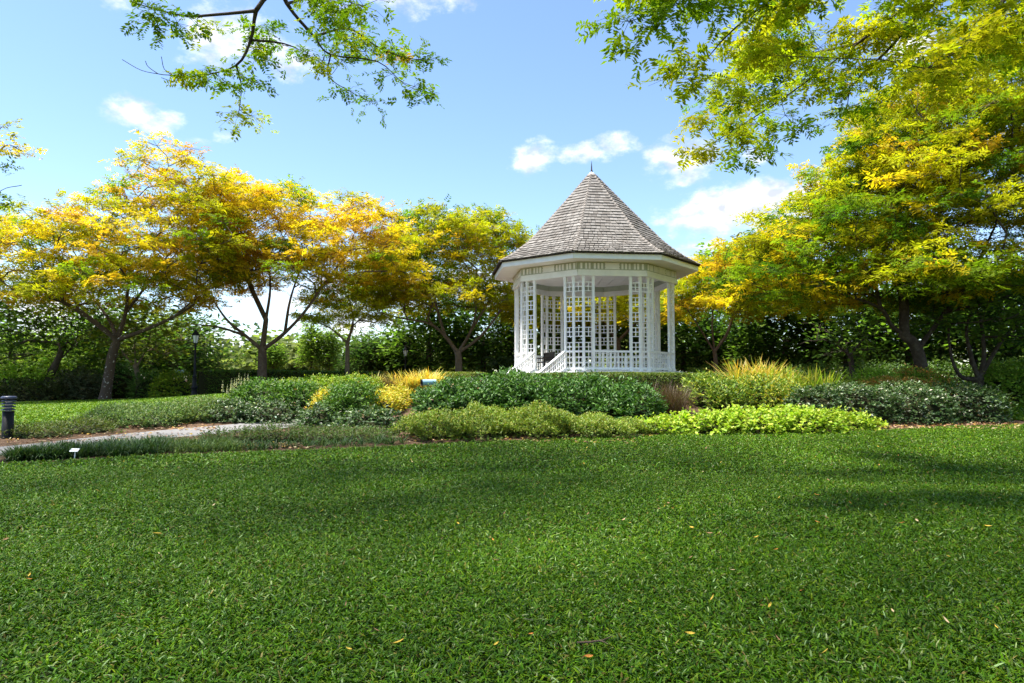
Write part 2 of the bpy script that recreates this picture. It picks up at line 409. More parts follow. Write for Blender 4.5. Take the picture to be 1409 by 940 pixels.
upv = np.tile([0, 0, 1.], (k, 1)) + rng.normal(0, .3, (k, 3))
gb3.blades(np.stack([Xr, Yr, gz(Xr, Yr) + .01], 1), rnd_dir(k), upv / np.linalg.norm(upv, axis=1)[:, None], .10 * rng.uniform(.6, 1.2, k), .034, rng.uniform(.5, 1.8, k), palette(GL, k, .2))
tag(gb3.build('grass', m_grass), 'patch of grass at the right edge behind the mulched strip', 'grass', kind='stuff')
# ------------------------------------------------------------------ gazebo
ROT = R(-15.8)
GB = 1.40                                        # ground at the gazebo
gaz = empty('gazebo', (GC[0], GC[1], GB), 'white octagonal timber bandstand with lattice columns and steep grey shingled roof', 'gazebo')
def corner(i, r, z): a = ROT + i * math.pi / 4; return np.array([r * math.sin(a), -r * math.cos(a), z])
def er(i): a = ROT + i * math.pi / 4; return np.array([math.sin(a), -math.cos(a), 0.])
def et(i): a = ROT + i * math.pi / 4; return np.array([math.cos(a), math.sin(a), 0.])
zf, zr, zl, ze, za = FLOOR - GB, 2.83 - GB, 6.09 - GB, 6.935 - GB, 11.77 - GB
UP = np.array([0, 0, 1.])
def octa(mb, r, z0, z1, col=None, mat=0, r2=None, cap=True):
    r2 = r if r2 is None else r2
    v = [corner(i, r, z0) for i in range(8)] + [corner(i, r2, z1) for i in range(8)]
    mb.add(v, [[i, (i + 1) % 8, 8 + (i + 1) % 8, 8 + i] for i in range(8)], col, mat)
    if cap:
        v = [corner(i, r2, z1) for i in range(8)]; mb.add(v, [list(range(8))], col, mat)
def ring(mb, r0, r1, z, mat=0):
    v = [corner(i, r0, z) for i in range(8)] + [corner(i, r1, z) for i in range(8)]
    mb.add(v, [[i, (i + 1) % 8, 8 + (i + 1) % 8, 8 + i] for i in range(8)], None, mat)
b = MB(); octa(b, 4.12, -.4, zf - .12); b.build('plinth', m_stone, gaz)
b = MB(); octa(b, 4.22, zf - .12 + .002, zf); b.build('floor_slab', m_white, gaz)
# columns: three lattice leaves folded round each corner
PIT = .43; RM = 3.80
def pier_posts(i):
    p1 = er(i) * RM - et(i) * PIT / 2; p2 = er(i) * RM + et(i) * PIT / 2
    c, s = math.cos(R(22.5)), math.sin(R(22.5))
    p0 = p1 + (-c * et(i) - s * er(i)) * PIT; p3 = p2 + (c * et(i) - s * er(i)) * PIT
    return [p0, p1, p2, p3]
for i in range(8):
    b = MB(); P = pier_posts(i)
    for k, p in enumerate(P):
        n = er(i) if k in (1, 2) else (er(i) + (-.35 if k == 0 else .35) * et(i))
        n = n / np.linalg.norm(n); t = np.cross(UP, n)
        b.box(p + UP * (zf + zl) / 2, (.115, .10, zl - zf - .004), axes=[t, n, UP])
        b.box(p + UP * (zf + .07), (.15, .135, .14), axes=[t, n, UP])
        b.box(p + UP * (zl - .10), (.145, .13, .05), axes=[t, n, UP])
    for k in range(3):
        a, c = P[k], P[k + 1]; d = (c - a) / np.linalg.norm(c - a); a2, c2 = a + d * .05, c - d * .05
        mid = (a2 + c2) / 2; n = np.cross(d, UP)
        z = zl - .02
        per = (zl - zr) / 5
        for q in range(5):                       # from the top: one open cell, two rows of small cells
            z1 = zl - q * per - .27; z2 = z1 - (per - .27) / 2; z3 = zl - (q + 1) * per
            for zz in (z1, z2, z3): b.box((a2 + c2) / 2 + UP * zz, (np.linalg.norm(c2 - a2), .035, .036), axes=[d, n, UP])
            b.box(mid + UP * (z1 + z3) / 2, (.036, .030, z1 - z3), axes=[d, n, UP])
        b.box(mid + UP * zr, (np.linalg.norm(c2 - a2), .09, .085), axes=[d, n, UP])
        for zz in (zf + .10, zf + .34, zf + .57): b.box(mid + UP * zz, (np.linalg.norm(c2 - a2), .035, .036 if zz > zf + .2 else .10), axes=[d, n, UP])
        b.box(mid + UP * (zf + zr) / 2, (.036, .030, zr - zf - .1), axes=[d, n, UP])
    b.build('lattice_column', m_white, gaz)
# railings on every side except the stair
for i in range(8):
    if i == 7: continue
    a, c = pier_posts(i)[3], pier_posts((i + 1) % 8)[0]
    d = (c - a) / np.linalg.norm(c - a); n = np.cross(d, UP); a, c = a + d * .06, c - d * .06
    L = np.linalg.norm(c - a); b = MB()
    b.box((a + c) / 2 + UP * zr, (L, .12, .085), axes=[d, n, UP])
    b.box((a + c) / 2 + UP * (zf + .10), (L, .07, .10), axes=[d, n, UP])
    for zz in (zf + .34, zf + .57): b.box((a + c) / 2 + UP * zz, (L, .035, .036), axes=[d, n, UP])
    m = int(round(L / .17))
    for k in range(1, m):
        b.box(a + d * L * k / m + UP * (zf + zr) / 2, (.034 if k % 2 else .07, .030, zr - zf - .1), axes=[d, n, UP])
    b.build('railing', m_white, gaz)
# lintel, frieze
bl = MB()
for i in range(8):
    a, c = corner(i, 3.94, 0), corner(i + 1, 3.94, 0); d = (c - a) / np.linalg.norm(c - a); n = np.cross(d, UP); L = np.linalg.norm(c - a); mid = (a + c) / 2
    bl.box(mid + UP * (zl + .07), (L + .05, .15, .14), axes=[d, n, UP])
    bl.box(mid + n * .01 + UP * (zl + .20), (L, .10, .116), axes=[d, n, UP])
    f = MB()
    f.box(mid + UP * (zl + .435), (L - .01, .05, .345), axes=[d, n, UP], mat=1)
    for s_ in (-1, 1):
        for off in (.45, .61, .77, 1.0, 1.15, 1.36):
            f.box(mid + n * .045 + d * off * s_ + UP * (zl + .42), (.085, .045, .25), axes=[d, n, UP])
    for (zz, w_) in ((.545, .64), (.42, .64), (.31, .64)): f.box(mid + n * .045 + UP * (zl + zz), (w_, .045, .05), axes=[d, n, UP])
    f.box(mid + n * .038 + UP * (zl + .43), (.60, .03, .20), axes=[d, n, UP])
    f.build('frieze', [m_white, m_sage], gaz)
bl.build('lintel', m_white, gaz)
b = MB(); ring(b, 4.93, 3.85, ze - .245); b.build('soffit', m_white_in, gaz)
b = MB(); b.add([corner(i, 3.92, zl + .52) for i in range(8)], [list(range(8))])
for k in range(-6, 7): b.box((k * .58, 0, zl + .505), (.03, 2 * math.sqrt(max(.1, 3.55 ** 2 - (k * .58) ** 2)), .02))
b.build('ceiling', m_white_in, gaz)
b = MB()
for i in range(8):
    a, c = corner(i, 4.96, ze - .145), corner(i + 1, 4.96, ze - .145); d = (c - a) / np.linalg.norm(c - a); n = np.cross(d, UP); L = np.linalg.norm(c - a)
    b.box((a + c) / 2 - n * .02, (L - .016, .04, .235), axes=[d, n, UP])
b.build('fascia', m_white, gaz)
# roof
prof = np.array([(5.09, 0), (4.65, .24), (4.2, .54), (3.72, .90), (3.3, 1.28), (1.6, 3.10), (.13, 4.72)])
ls = np.concatenate([[0], np.cumsum(np.hypot(*np.diff(prof, axis=0).T))])
def rp(s): return np.interp(s, ls, prof[:, 0]), np.interp(s, ls, prof[:, 1])
roof = MB()
for j in range(len(prof) - 1): octa(roof, prof[j][0] - .03, ze + prof[j][1] - .03, ze + prof[j + 1][1] - .03, (.035, .028, .022), 1, prof[j + 1][0] - .03, cap=False)
octa(roof, 5.06, ze - .045, ze + .0, (.03, .025, .02), 1, cap=False)
ring(roof, 5.06, 4.9, ze - .045, 1)
NC = 30
for i in range(8):
    nm = er(i + .5)
    for j in range(NC):
        s0, s1 = ls[-1] * j / NC, ls[-1] * (j + 1.15) / NC
        r0, z0 = rp(s0); r1, z1 = rp(min(s1, ls[-1]))
        A0, A1, B0, B1 = corner(i, r0, ze + z0), corner(i + 1, r0, ze + z0), corner(i, r1, ze + z1), corner(i + 1, r1, ze + z1)
        wd = np.linalg.norm(A1 - A0); m = max(1, int(wd / .21))
        cuts = np.concatenate([[0], np.sort((np.arange(1, m) + rng.uniform(-.3, .3, m - 1)) / m), [1]])
        up = np.cross(A1 - A0, B0 - A0); up = up / np.linalg.norm(up)
        if up[2] < 0: up = -up
        row = rng.uniform(.88, 1.1)
        for q in range(m):
            f0, f1 = cuts[q] + .004, cuts[q + 1] - .004
            th = .042 + rng.uniform(-.008, .014); sl = (A0 - B0) * rng.uniform(-.02, .06)
            a0, a1 = A0 + (A1 - A0) * f0 + sl, A0 + (A1 - A0) * f1 + sl; b0, b1 = B0 + (B1 - B0) * f0, B0 + (B1 - B0) * f1
            base = np.array([[.176, .162, .146], [.196, .182, .166], [.152, .137, .122], [.215, .20, .182]][rng.choice(4, p=[.4, .3, .2, .1])]) * row * rng.uniform(.85, 1.15)
            roof.add([a0, a1, b1, b0, a0 + up * th, a1 + up * th, b1 + up * .004, b0 + up * .004],
                     [[4, 5, 6, 7], [0, 1, 5, 4], [1, 2, 6, 5], [3, 0, 4, 7]], base)
ro = roof.build('roof', [m_shingle, m_dark_eave], gaz)
for i in range(8):
    h = MB(); nn = 34
    for q in range(nn):
        s0, s1 = ls[-1] * q / nn, ls[-1] * min(1, (q + 1.25) / nn)
        r0, z0 = rp(s0); r1, z1 = rp(s1)
        a, c = corner(i, r0 + .02, ze + z0 + .05), corner(i, r1 + .005, ze + z1 + .035)
        t_ = et(i); cc = np.array([.23, .205, .18]) * rng.uniform(.75, 1.2)
        w0 = .10
        dn = -er(i) * .03 - UP * .05
        h.add([a - t_ * w0 + dn, a + UP * .02, a + t_ * w0 + dn, c - t_ * w0 + dn, c + UP * .006, c + t_ * w0 + dn, a - t_ * w0 + dn - UP * .03, a + t_ * w0 + dn - UP * .03],
              [[0, 1, 4, 3], [1, 2, 5, 4], [6, 7, 2, 0], [0, 2, 1, 1]][:3], cc)
    h.build('hip_cap', m_shingle, ro)
b = MB(); b.lathe([(.17, za - .16), (.15, za - .08), (.06, za - .02), (.05, za + .0)], 10); b.lathe([(.05, za - .02), (.055, za + .06), (.035, za + .12), (.028, za + .26), (.006, za + .55)], 8, mat=1)
b.build('finial', [m_white, m_wood_dark], gaz)
# stair with two lattice rails, on the side facing front-left
i = 7
a, c = pier_posts(7)[3], pier_posts(0)[0]; n = er(7.5); d = (c - a) / np.linalg.norm(c - a)
st = MB(); midw = (a + c) / 2; wdt = np.linalg.norm(c - a) - .02
for k in range(4):
    h_ = zf - .15 * (k + 1)
    st.box(midw + n * (.45 + .32 * k) + UP * (h_ / 2 - .2), (wdt, .36 - .004 * k, h_ + .4), axes=[d, n, UP])
st.build('steps', m_stone, gaz)
for p in (a, c):
    s = MB(); Ls, drop = 2.15, 1.05
    t0, t1 = p + n * .07 + UP * zr, p + n * Ls + UP * (zr - drop)
    s.bar(t0, t1, .11, .085)
    b0, b1 = p + n * .07 + UP * (zf + .08), p + n * Ls + UP * (zf + .08 - drop)
    s.bar(b0, b1, .07, .10)
    for fr in (.36, .66): s.bar(b0 + (t0 - b0) * fr, b1 + (t1 - b1) * fr, .035, .036)
    for k in range(1, 14):
        q = k / 14
        s.bar(b0 + (b1 - b0) * q, t0 + (t1 - t0) * q, .034 if k % 2 else .06, .03, up=n)
    e = p + n * Ls
    s.box(e + UP * ((zr - drop + .08 + -.35) / 2), (.11, .11, zr - drop + .08 + .35), axes=[d, n, UP])
    s.build('stair_rail', m_white, gaz)
# teak benches standing on the gazebo floor
def bench(loc, rz, label):
    t = empty('bench', loc, label, 'bench', 'dark benches inside the bandstand'); t.rotation_euler.z = rz
    b = MB()
    for k in range(5): b.box((0, -.18 + k * .1, .44), (1.5, .08, .03))
    b.build('seat', m_wood_dark, t)
    b = MB(); b.box((0, .30, .88), (1.5, .045, .08)); b.box((0, .27, .52), (1.5, .04, .05))
    for k in range(15): b.box((-.7 + k * .1, .285, .70), (.05, .025, .33))
    b.build('backrest', m_wood_dark, t)
    for sx in (-.72, .72):
        b = MB(); b.box((sx, .27, .45), (.07, .07, .9)); b.build('leg', m_wood_dark, t)
        b = MB(); b.box((sx, -.20, .31), (.07, .07, .62)); b.build('leg', m_wood_dark, t)
        b = MB(); b.box((sx, .02, .645), (.08, .58, .045)); b.build('armrest', m_wood_dark, t)
    return t
q = W(748, 500, 32.2); bench((q[0], q[1], FLOOR), R(-75), 'dark teak bench seen through the stair opening of the bandstand')
q = W(905, 500, 33.6); bench((q[0], q[1], FLOOR), R(-105), 'dark teak bench behind the right hand railing of the bandstand')
# ------------------------------------------------------------------ trees
def grow(trunk, limbs, pads, up_bias=.35, step=1.0, wob=.12):
    """skeleton: nodes, parents; trunk and limbs are polylines, pads are the places the twigs must reach"""
    pos, par = [], []
    def addline(pts, start):
        last = start
        for p in pts:
            pos.append(np.array(p, float)); par.append(last); last = len(pos) - 1
        return last
    def dense(pts, st=.7):
        pts = [np.array(p, float) for p in pts]
        if len(pts) > 2:           # smooth curve through the given points
            e = [2 * pts[0] - pts[1]] + pts + [2 * pts[-1] - pts[-2]]; q = [pts[0]]
            for a, b, c, d in zip(e[:-3], e[1:-2], e[2:-1], e[3:]):
                for t in (.25, .5, .75, 1.0): q.append(.5 * (2 * b + (c - a) * t + (2 * a - 5 * b + 4 * c - d) * t * t + (3 * b - a - 3 * c + d) * t ** 3))
            pts = q
        o = [pts[0]]
        for a, b in zip(pts[:-1], pts[1:]):
            n = max(1, int(np.linalg.norm(b - a) / st))
            for k in range(1, n + 1): o.append(a + (b - a) * k / n + (rng.normal(0, wob * .35, 3) if k < n else 0))
        return o
    limb_t = {}
    addline(dense(trunk), -1); ntr = len(pos)
    for l in limbs:
        l = [np.array(p, float) for p in l]
        j = int(np.argmin([np.linalg.norm(q - l[0]) for q in pos]))
        a0 = len(pos); addline(dense([pos[j]] + l[1:])[1:], j); m = len(pos) - a0
        for q in range(m): limb_t[a0 + q] = (q / max(1, m - 1), j)
    fork = pos[ntr - 1]
    order = np.argsort([np.linalg.norm(p - fork) for p in pads]); tips = {}
    for oi in order:
        t = pads[oi]; P = np.array(pos); v = t - P; dist = np.linalg.norm(v, axis=1)
        dfork = np.linalg.norm(P - fork, axis=1); dt = np.linalg.norm(t - fork)
        cost = dist * (1 + .8 * (dfork > dt)) + .18 * dfork
        cost[:max(1, ntr - 2)] += 50
        cost += np.where(P[:, 2] > t[2] + .2, 1.0, 0)
        j = int(np.argmin(cost)); a = pos[j]; L = dist[j]
        if par[j] >= 0: dr = a - pos[par[j]]; dr = dr / (np.linalg.norm(dr) + 1e-9)
        else: dr = np.array([0, 0, 1.])
        ctrl_ = a + dr * L * .35 + np.array([0, 0, up_bias * L * .25])
        n = max(2, int(L / step * 1.5)); pts = []
        for k in range(1, n + 1):
            s = k / n; q = (1 - s) ** 2 * a + 2 * s * (1 - s) * ctrl_ + s * s * t
            if k < n: q = q + rng.normal(0, wob * min(1, L * .3), 3)
            pts.append(q)
        tips[oi] = addline(pts, j)
    return np.array(pos), np.array(par), tips, limb_t
def tree_mesh(pos, par, tip_r, trunk_r, mb, flare=1.5, sides=(8, 6, 5, 4), pw=2.5, limb_t=None, limb_r=0.0, limb_taper=.68):
    n = len(pos); ch = [[] for _ in range(n)]
    for i, p in enumerate(par):
        if p >= 0: ch[p].append(i)
    rad = np.zeros(n)
    for i in range(n - 1, -1, -1):
        rad[i] = tip_r if not ch[i] else max(sum(rad[c] ** pw for c in ch[i]) ** (1 / pw), max(rad[c] for c in ch[i]) * 1.01)
    rad = rad * (1 + max(0, trunk_r / rad[0] - 1) * (rad / rad[0]) ** 2.5)
    for q, (t_, j_) in (limb_t or {}).items(): rad[q] = max(rad[q], min(limb_r, rad[j_] * .85) * (1 - limb_taper * t_))
    z0 = pos[0][2]; rad *= 1 + (flare - 1) * np.exp(-np.maximum(0, pos[:, 2] - z0) / .35) * (np.arange(n) < 12)
    seen = np.zeros(n, bool); roots = [0]
    while roots:
        r0 = roots.pop(); chain = ([par[r0]] if par[r0] >= 0 else []) + [r0]; cur = r0; seen[r0] = True
        while ch[cur]:
            nx_ = max(ch[cur], key=lambda c: rad[c])
            for c in ch[cur]:
                if c != nx_: roots.append(c)
            chain.append(nx_); cur = nx_
        rr = rad[chain].copy()
        if par[r0] >= 0: rr[0] = min(rr[0], rr[1] * 1.15)
        if len(chain) < 2: continue
        s = sides[0] if rr[1] > .12 else sides[1] if rr[1] > .06 else sides[2] if rr[1] > .03 else sides[3]
        mb.tube(pos[chain], rr, s)
    return rad
def frond_leaves(mb, p, d, nrm, L, nl, lw, col, mat=0):
    """feathery fronds: nl pairs of leaflets along each axis"""
    n = len(p); side = np.cross(d, nrm); side /= np.linalg.norm(side, axis=1)[:, None] + 1e-9; nn = np.cross(side, d)
    for k in range(nl):
        t = (k + .6) / nl; droop = -.25 * t * t
        for s in (-1, 1):
            q = p + d * (L * t)[:, None] + nn * (L * droop)[:, None] * .6
            ld = side * s + d * .45 + rng.normal(0, .16, (n, 3)) + nn * rng.normal(-.1, .22, (n, 1))
            ll = L * (.62 - .28 * abs(t - .45)) * rng.uniform(.75, 1.15, n)
            mb.leaves(q, ld, nn + rng.normal(0, .25, (n, 3)), ll, lw * ll, np.clip(col * rng.lognormal(0, .10, (n, 1)), .002, .95), mat)
def crown_pads(ells, n, zmin=-.15, shell=(.74, 1.0), sep=.9, low=.0):
    """pad centres on the upper shells of several ellipsoids, kept apart"""
    pts = []; vol = np.array([e[3] * e[4] for e in ells]); vol = vol / vol.sum(); tries = 0
    while len(pts) < n and tries < n * 60:
        tries += 1
        e = ells[rng.choice(len(ells), p=vol)]; c, r = np.array(e[:3]), np.array(e[3:6])
        v = rng.normal(0, 1, 3); v /= np.linalg.norm(v)
        if v[2] < zmin: continue
        q = c + v * r * rng.uniform(*shell)
        inside = False
        for e2 in ells:
            if e2 is e: continue
            if np.sum(((q - np.array(e2[:3])) / np.array(e2[3:6])) ** 2) < shell[0] ** 2 * .8 and q[2] >= e2[2]: inside = True
        if inside and rng.random() > .25: continue
        if pts and np.min(np.linalg.norm((np.array(pts) - q) * np.array([1, 1, 1.6]), axis=1)) < sep: continue
        pts.append(q)
    return np.array(pts)
def px_ell(px, py, Y, rxp, ry, rzp):
    """ellipsoid centre from the photograph, half sizes: rxp, rzp in its pixels, ry in metres"""
    p = W(px, py, Y); return (p[0], p[1], p[2], rxp * Y / F_PX, ry, rzp * Y / F_PX)
def tree(name, label, base, trunk, limbs, ells, npads, pad_r, nfr, frond, cols, bark, cat='tree', group=None, trunk_r=.3, tip_r=.012, sep=.9, colf=None,
         nl=4, lw=.34, zmin=-.15, shell=(.74, 1.0), twigs=7, pads_extra=None, up_bias=.35, droop=.0, flat=.30, wob=.12, leafmat=None, pw=2.5, top=None, limb_r=0.0):
    base = np.array(base, float); t = empty(name, base, label, cat, group)
    pads = crown_pads(ells, npads, zmin, shell, sep) if len(ells) else np.zeros((0, 3))
    if pads_extra is not None and len(pads_extra): pads = np.concatenate([pads, np.array(pads_extra)]) if len(pads) else np.array(pads_extra)
    nvis = len(pads)
    if top is not None: pads = np.concatenate([pads, top])
    pos, par, tips, limb_t = grow([base - [0, 0, .25]] + list(trunk), limbs, pads, up_bias, 1.0, wob)
    mb = MB(); tree_mesh(pos - base, par, tip_r, trunk_r, mb, pw=pw, limb_t=limb_t, limb_r=limb_r or trunk_r * .42, limb_taper=.9 if limb_r else .68)
    lf = MB(); acc = []; acc2 = []
    for i, c in enumerate(pads):
        pr = pad_r * rng.uniform(.7, 1.3); big = i >= nvis; a0 = rng.uniform(0, 6.28)
        if big: pr = rng.uniform(1.6, 2.6)
        cc = np.array(colf(c, i)) if colf else np.array(cols[rng.integers(len(cols))]); cc = cc * rng.lognormal(0, .10)
        # twigs
        src = pos[par[tips[i]]] if par[tips[i]] >= 0 else pos[tips[i]]
        outw = c - src; outw[2] *= .4; outw = outw / (np.linalg.norm(outw) + 1e-9)
        k = 11 if big else nfr // twigs + 1
        for q in range(twigs):
            a = a0 + q * 6.283 / twigs + rng.normal(0, .25); dv = np.array([math.cos(a), math.sin(a), rng.normal(.05, .16) - droop]) + outw * .45
            dv /= np.linalg.norm(dv); L = pr * rng.uniform(.75, 1.15)
            m_ = c + dv * L * .5 + np.array([0, 0, .06 * L]); e = c + dv * L - np.array([0, 0, (.10 + droop * .5) * L])
            mb.tube(np.array([c, m_, e]) - base, [tip_r * .8, tip_r * .55, tip_r * .3], 3)
            s = rng.beta(1.6, 1.0, k); p = (1 - s)[:, None] ** 2 * c + (2 * s * (1 - s))[:, None] * m_ + (s ** 2)[:, None] * e
            p = p + rng.normal(0, 1, (k, 3)) * np.array([.16, .16, flat * .5]) * pr
            d = dv * .7 + rng.normal(0, .55, (k, 3)) * np.array([1, 1, .5]); d[:, 2] -= .08 + droop; d /= np.linalg.norm(d, axis=1)[:, None]
            nr = np.array([0, 0, 1.]) + rng.normal(0, .35, (k, 3))
            col = cc * rng.lognormal(0, .12, (k, 1)) * rng.lognormal(0, .05, (k, 3))
            (acc2 if big else acc).append((p - base, d, nr, col))
    if acc:
        p, d, nr, col = [np.concatenate(x) for x in zip(*acc)]; k = len(p)
        if nl > 0: frond_leaves(lf, p, d, nr, frond * rng.uniform(.65, 1.25, k), nl, lw, col)
        else: lf.leaves(p, d, nr, frond * rng.uniform(.6, 1.3, k), frond * lw * rng.uniform(.8, 1.2, k), np.clip(col, .002, .95))
    if acc2:
        p, d, nr, col = [np.concatenate(x) for x in zip(*acc2)]; k = len(p)
        frond_leaves(lf, p, d, nr, .42 * rng.uniform(.65, 1.25, k), 4, .4, col)
    mb.build('trunk', bark, t)
    if lf.n: lf.build('crown', leafmat or m_leaf, t)
    return t
YEL, GOLD, ORG = (.55, .435, .014), (.59, .395, .022), (.60, .35, .04)
YGR, LGR, MGR, DGR = (.33, .335, .010), (.18, .27, .012), (.085, .17, .011), (.028, .07, .012)
def mixer(rules):
    """rules: function(point)->weights over the palette"""
    def f(c, i):
        cols, w = rules(c); w = np.array(w, float) / np.sum(w)
        return np.array(cols[rng.choice(len(cols), p=w)])
    return f
def G3(px, py, Y):
    p = W(px, py, Y); return np.array([p[0], p[1], G(p[0], p[1])])
def pl(pts): return [W(*p) for p in pts]
# T1: big golden tree far left
def r1(c):
    hi = np.clip((c[2] - 8) / 5, 0, 1)
    return [YEL, GOLD, ORG, YGR, LGR], [1.1, .6 + .7 * hi, .08 + .14 * hi, 1.3 - .7 * hi, .5 - .4 * hi]
tree('golden_tree', 'tall spreading golden tree with lichen patched leaning trunk, beside the far path on the left', G3(143, 553, 34), pl([(150, 515, 34), (154, 490, 34), (161, 468, 34)]),
     [pl([(161, 468, 34), (128, 442, 33.3), (95, 420, 32.8), (60, 408, 32.5)]), pl([(161, 468, 34), (173, 430, 34.2), (178, 385, 34.4), (196, 345, 34.3)]), pl([(161, 468, 34), (205, 452, 33.2), (250, 430, 32.7), (285, 405, 32.4)]),
      pl([(161, 468, 34), (150, 440, 36), (120, 400, 37.5)]), pl([(173, 430, 34.2), (215, 375, 35.5), (245, 330, 36)])],
     [px_ell(240, 372, 34, 135, 5.0, 172), px_ell(75, 395, 34, 145, 4.6, 112), px_ell(270, 395, 34, 75, 4.2, 120), px_ell(165, 420, 33, 140, 4.5, 70)], 270, .84, 40, .37, None, m_bark_lichen, trunk_r=.26, sep=.80, colf=mixer(r1), zmin=.05, shell=(.6, 1.0), tip_r=.015, pw=2.3)
# T2: golden tree with wide fork
def r2(c):
    hi = np.clip((c[2] - 6) / 5, 0, 1)
    return [YEL, GOLD, ORG, YGR, LGR], [.9, 1.1 + .3 * hi, .24, .7 - .3 * hi, .15]
tree('golden_tree', 'orange gold tree with wide V shaped fork, trunk in front of the long clipped hedge', G3(360, 528, 37), pl([(361, 500, 37), (361, 482, 37)]),
     [pl([(361, 482, 37), (338, 462, 36.6), (312, 440, 36), (288, 405, 35.4)]), pl([(361, 482, 37), (366, 440, 37.2), (372, 395, 37.6), (368, 345, 37.8)]), pl([(361, 482, 37), (392, 458, 36.6), (420, 428, 36.2), (450, 385, 36), (478, 350, 35.8)]),
      pl([(338, 462, 36.6), (300, 450, 35.8), (262, 446, 35.2)]), pl([(366, 440, 37.2), (345, 395, 38), (325, 350, 38.5)]), pl([(392, 458, 36.6), (400, 410, 38), (420, 350, 38.6)])],
     [px_ell(360, 358, 37, 118, 5.0, 120), px_ell(475, 385, 36.5, 105, 4.5, 118), px_ell(285, 400, 37, 70, 4.5, 110), px_ell(390, 392, 36.5, 110, 4.8, 60)], 250, .84, 38, .37, None, m_bark, trunk_r=.26, sep=.80, colf=mixer(r2), zmin=.08, shell=(.6, 1.0), tip_r=.015, pw=2.3)
# T2b: small tree between them
def r2b(c): return [(.46, .48, .014), (.30, .42, .014), YEL], [1, .8, .5]
tree('golden_tree', 'small yellow green tree with pale slim trunk, between the forked golden tree and the conifers', G3(478, 512, 40), pl([(478, 490, 40), (478, 472, 40)]),
     [pl([(478, 472, 40), (455, 452, 39.8), (430, 440, 39.5)]), pl([(478, 472, 40), (486, 440, 40), (478, 400, 40)]), pl([(486, 440, 40), (505, 415, 40), (520, 390, 40)])],
     [px_ell(478, 440, 40, 62, 2.6, 48), px_ell(510, 405, 40.5, 46, 2.4, 60)], 62, .7, 44, .36, None, m_bark_pale, trunk_r=.14, sep=.95, colf=mixer(r2b), shell=(.6, 1))
# T3: tree left of the gazebo, green topped
def r3(c):
    hi = np.clip((c[2] - 7) / 4, 0, 1); lf = np.clip((-c[0] - 3) / 5, 0, 1)
    return [YGR, LGR, YEL, MGR, GOLD], [1.3, .35 + .5 * hi, 1.0 - .4 * hi, .08 + .25 * hi, .1 + .5 * lf * (1 - hi)]
tree('golden_tree', 'yellow green tree with flat layered top, just left of the bandstand', G3(632, 510, 44), pl([(631, 496, 44), (630, 486, 44)]),
     [pl([(630, 486, 44), (612, 462, 43.6), (590, 445, 43), (552, 438, 42.4), (525, 430, 42)]), pl([(630, 486, 44), (648, 455, 44.2), (655, 420, 44.6), (645, 370, 44.8)]), pl([(630, 486, 44), (662, 462, 43.6), (690, 425, 43.2), (705, 395, 43)]),
      pl([(612, 462, 43.6), (600, 420, 44.5), (585, 365, 45)]), pl([(648, 455, 44.2), (680, 400, 45), (692, 350, 45.4)])],
     [px_ell(615, 388, 44, 112, 5.2, 112), px_ell(665, 370, 44, 68, 4.5, 82), px_ell(560, 405, 44, 70, 4.5, 80), px_ell(620, 425, 43.5, 112, 5, 50)], 250, .90, 40, .41, None, m_bark_pale, trunk_r=.25, sep=.84, colf=mixer(r3), zmin=.05, shell=(.6, 1.0), tip_r=.015, pw=2.3)
# T5: tree right of gazebo
def r5(c):
    return [YGR, LGR, YEL, GOLD, MGR], [1, .6, .8, .5, .3]
tree('golden_tree', 'yellow tree with slim forked trunk, close behind the right side of the bandstand', G3(985, 520, 42), pl([(985, 500, 42), (983, 484, 42)]),
     [pl([(983, 484, 42), (965, 455, 42), (945, 425, 42)]), pl([(983, 484, 42), (1000, 460, 42), (1012, 425, 42), (1030, 390, 42)]), pl([(983, 484, 42), (980, 440, 42.5), (985, 400, 43)])],
     [px_ell(985, 412, 42, 68, 3.5, 60), px_ell(1050, 400, 42, 85, 4, 72), px_ell(1080, 420, 40, 60, 3.4, 52)], 150, .85, 46, .40, None, m_bark, trunk_r=.15, sep=1.0, colf=mixer(r5), zmin=-.25, shell=(.6, 1))
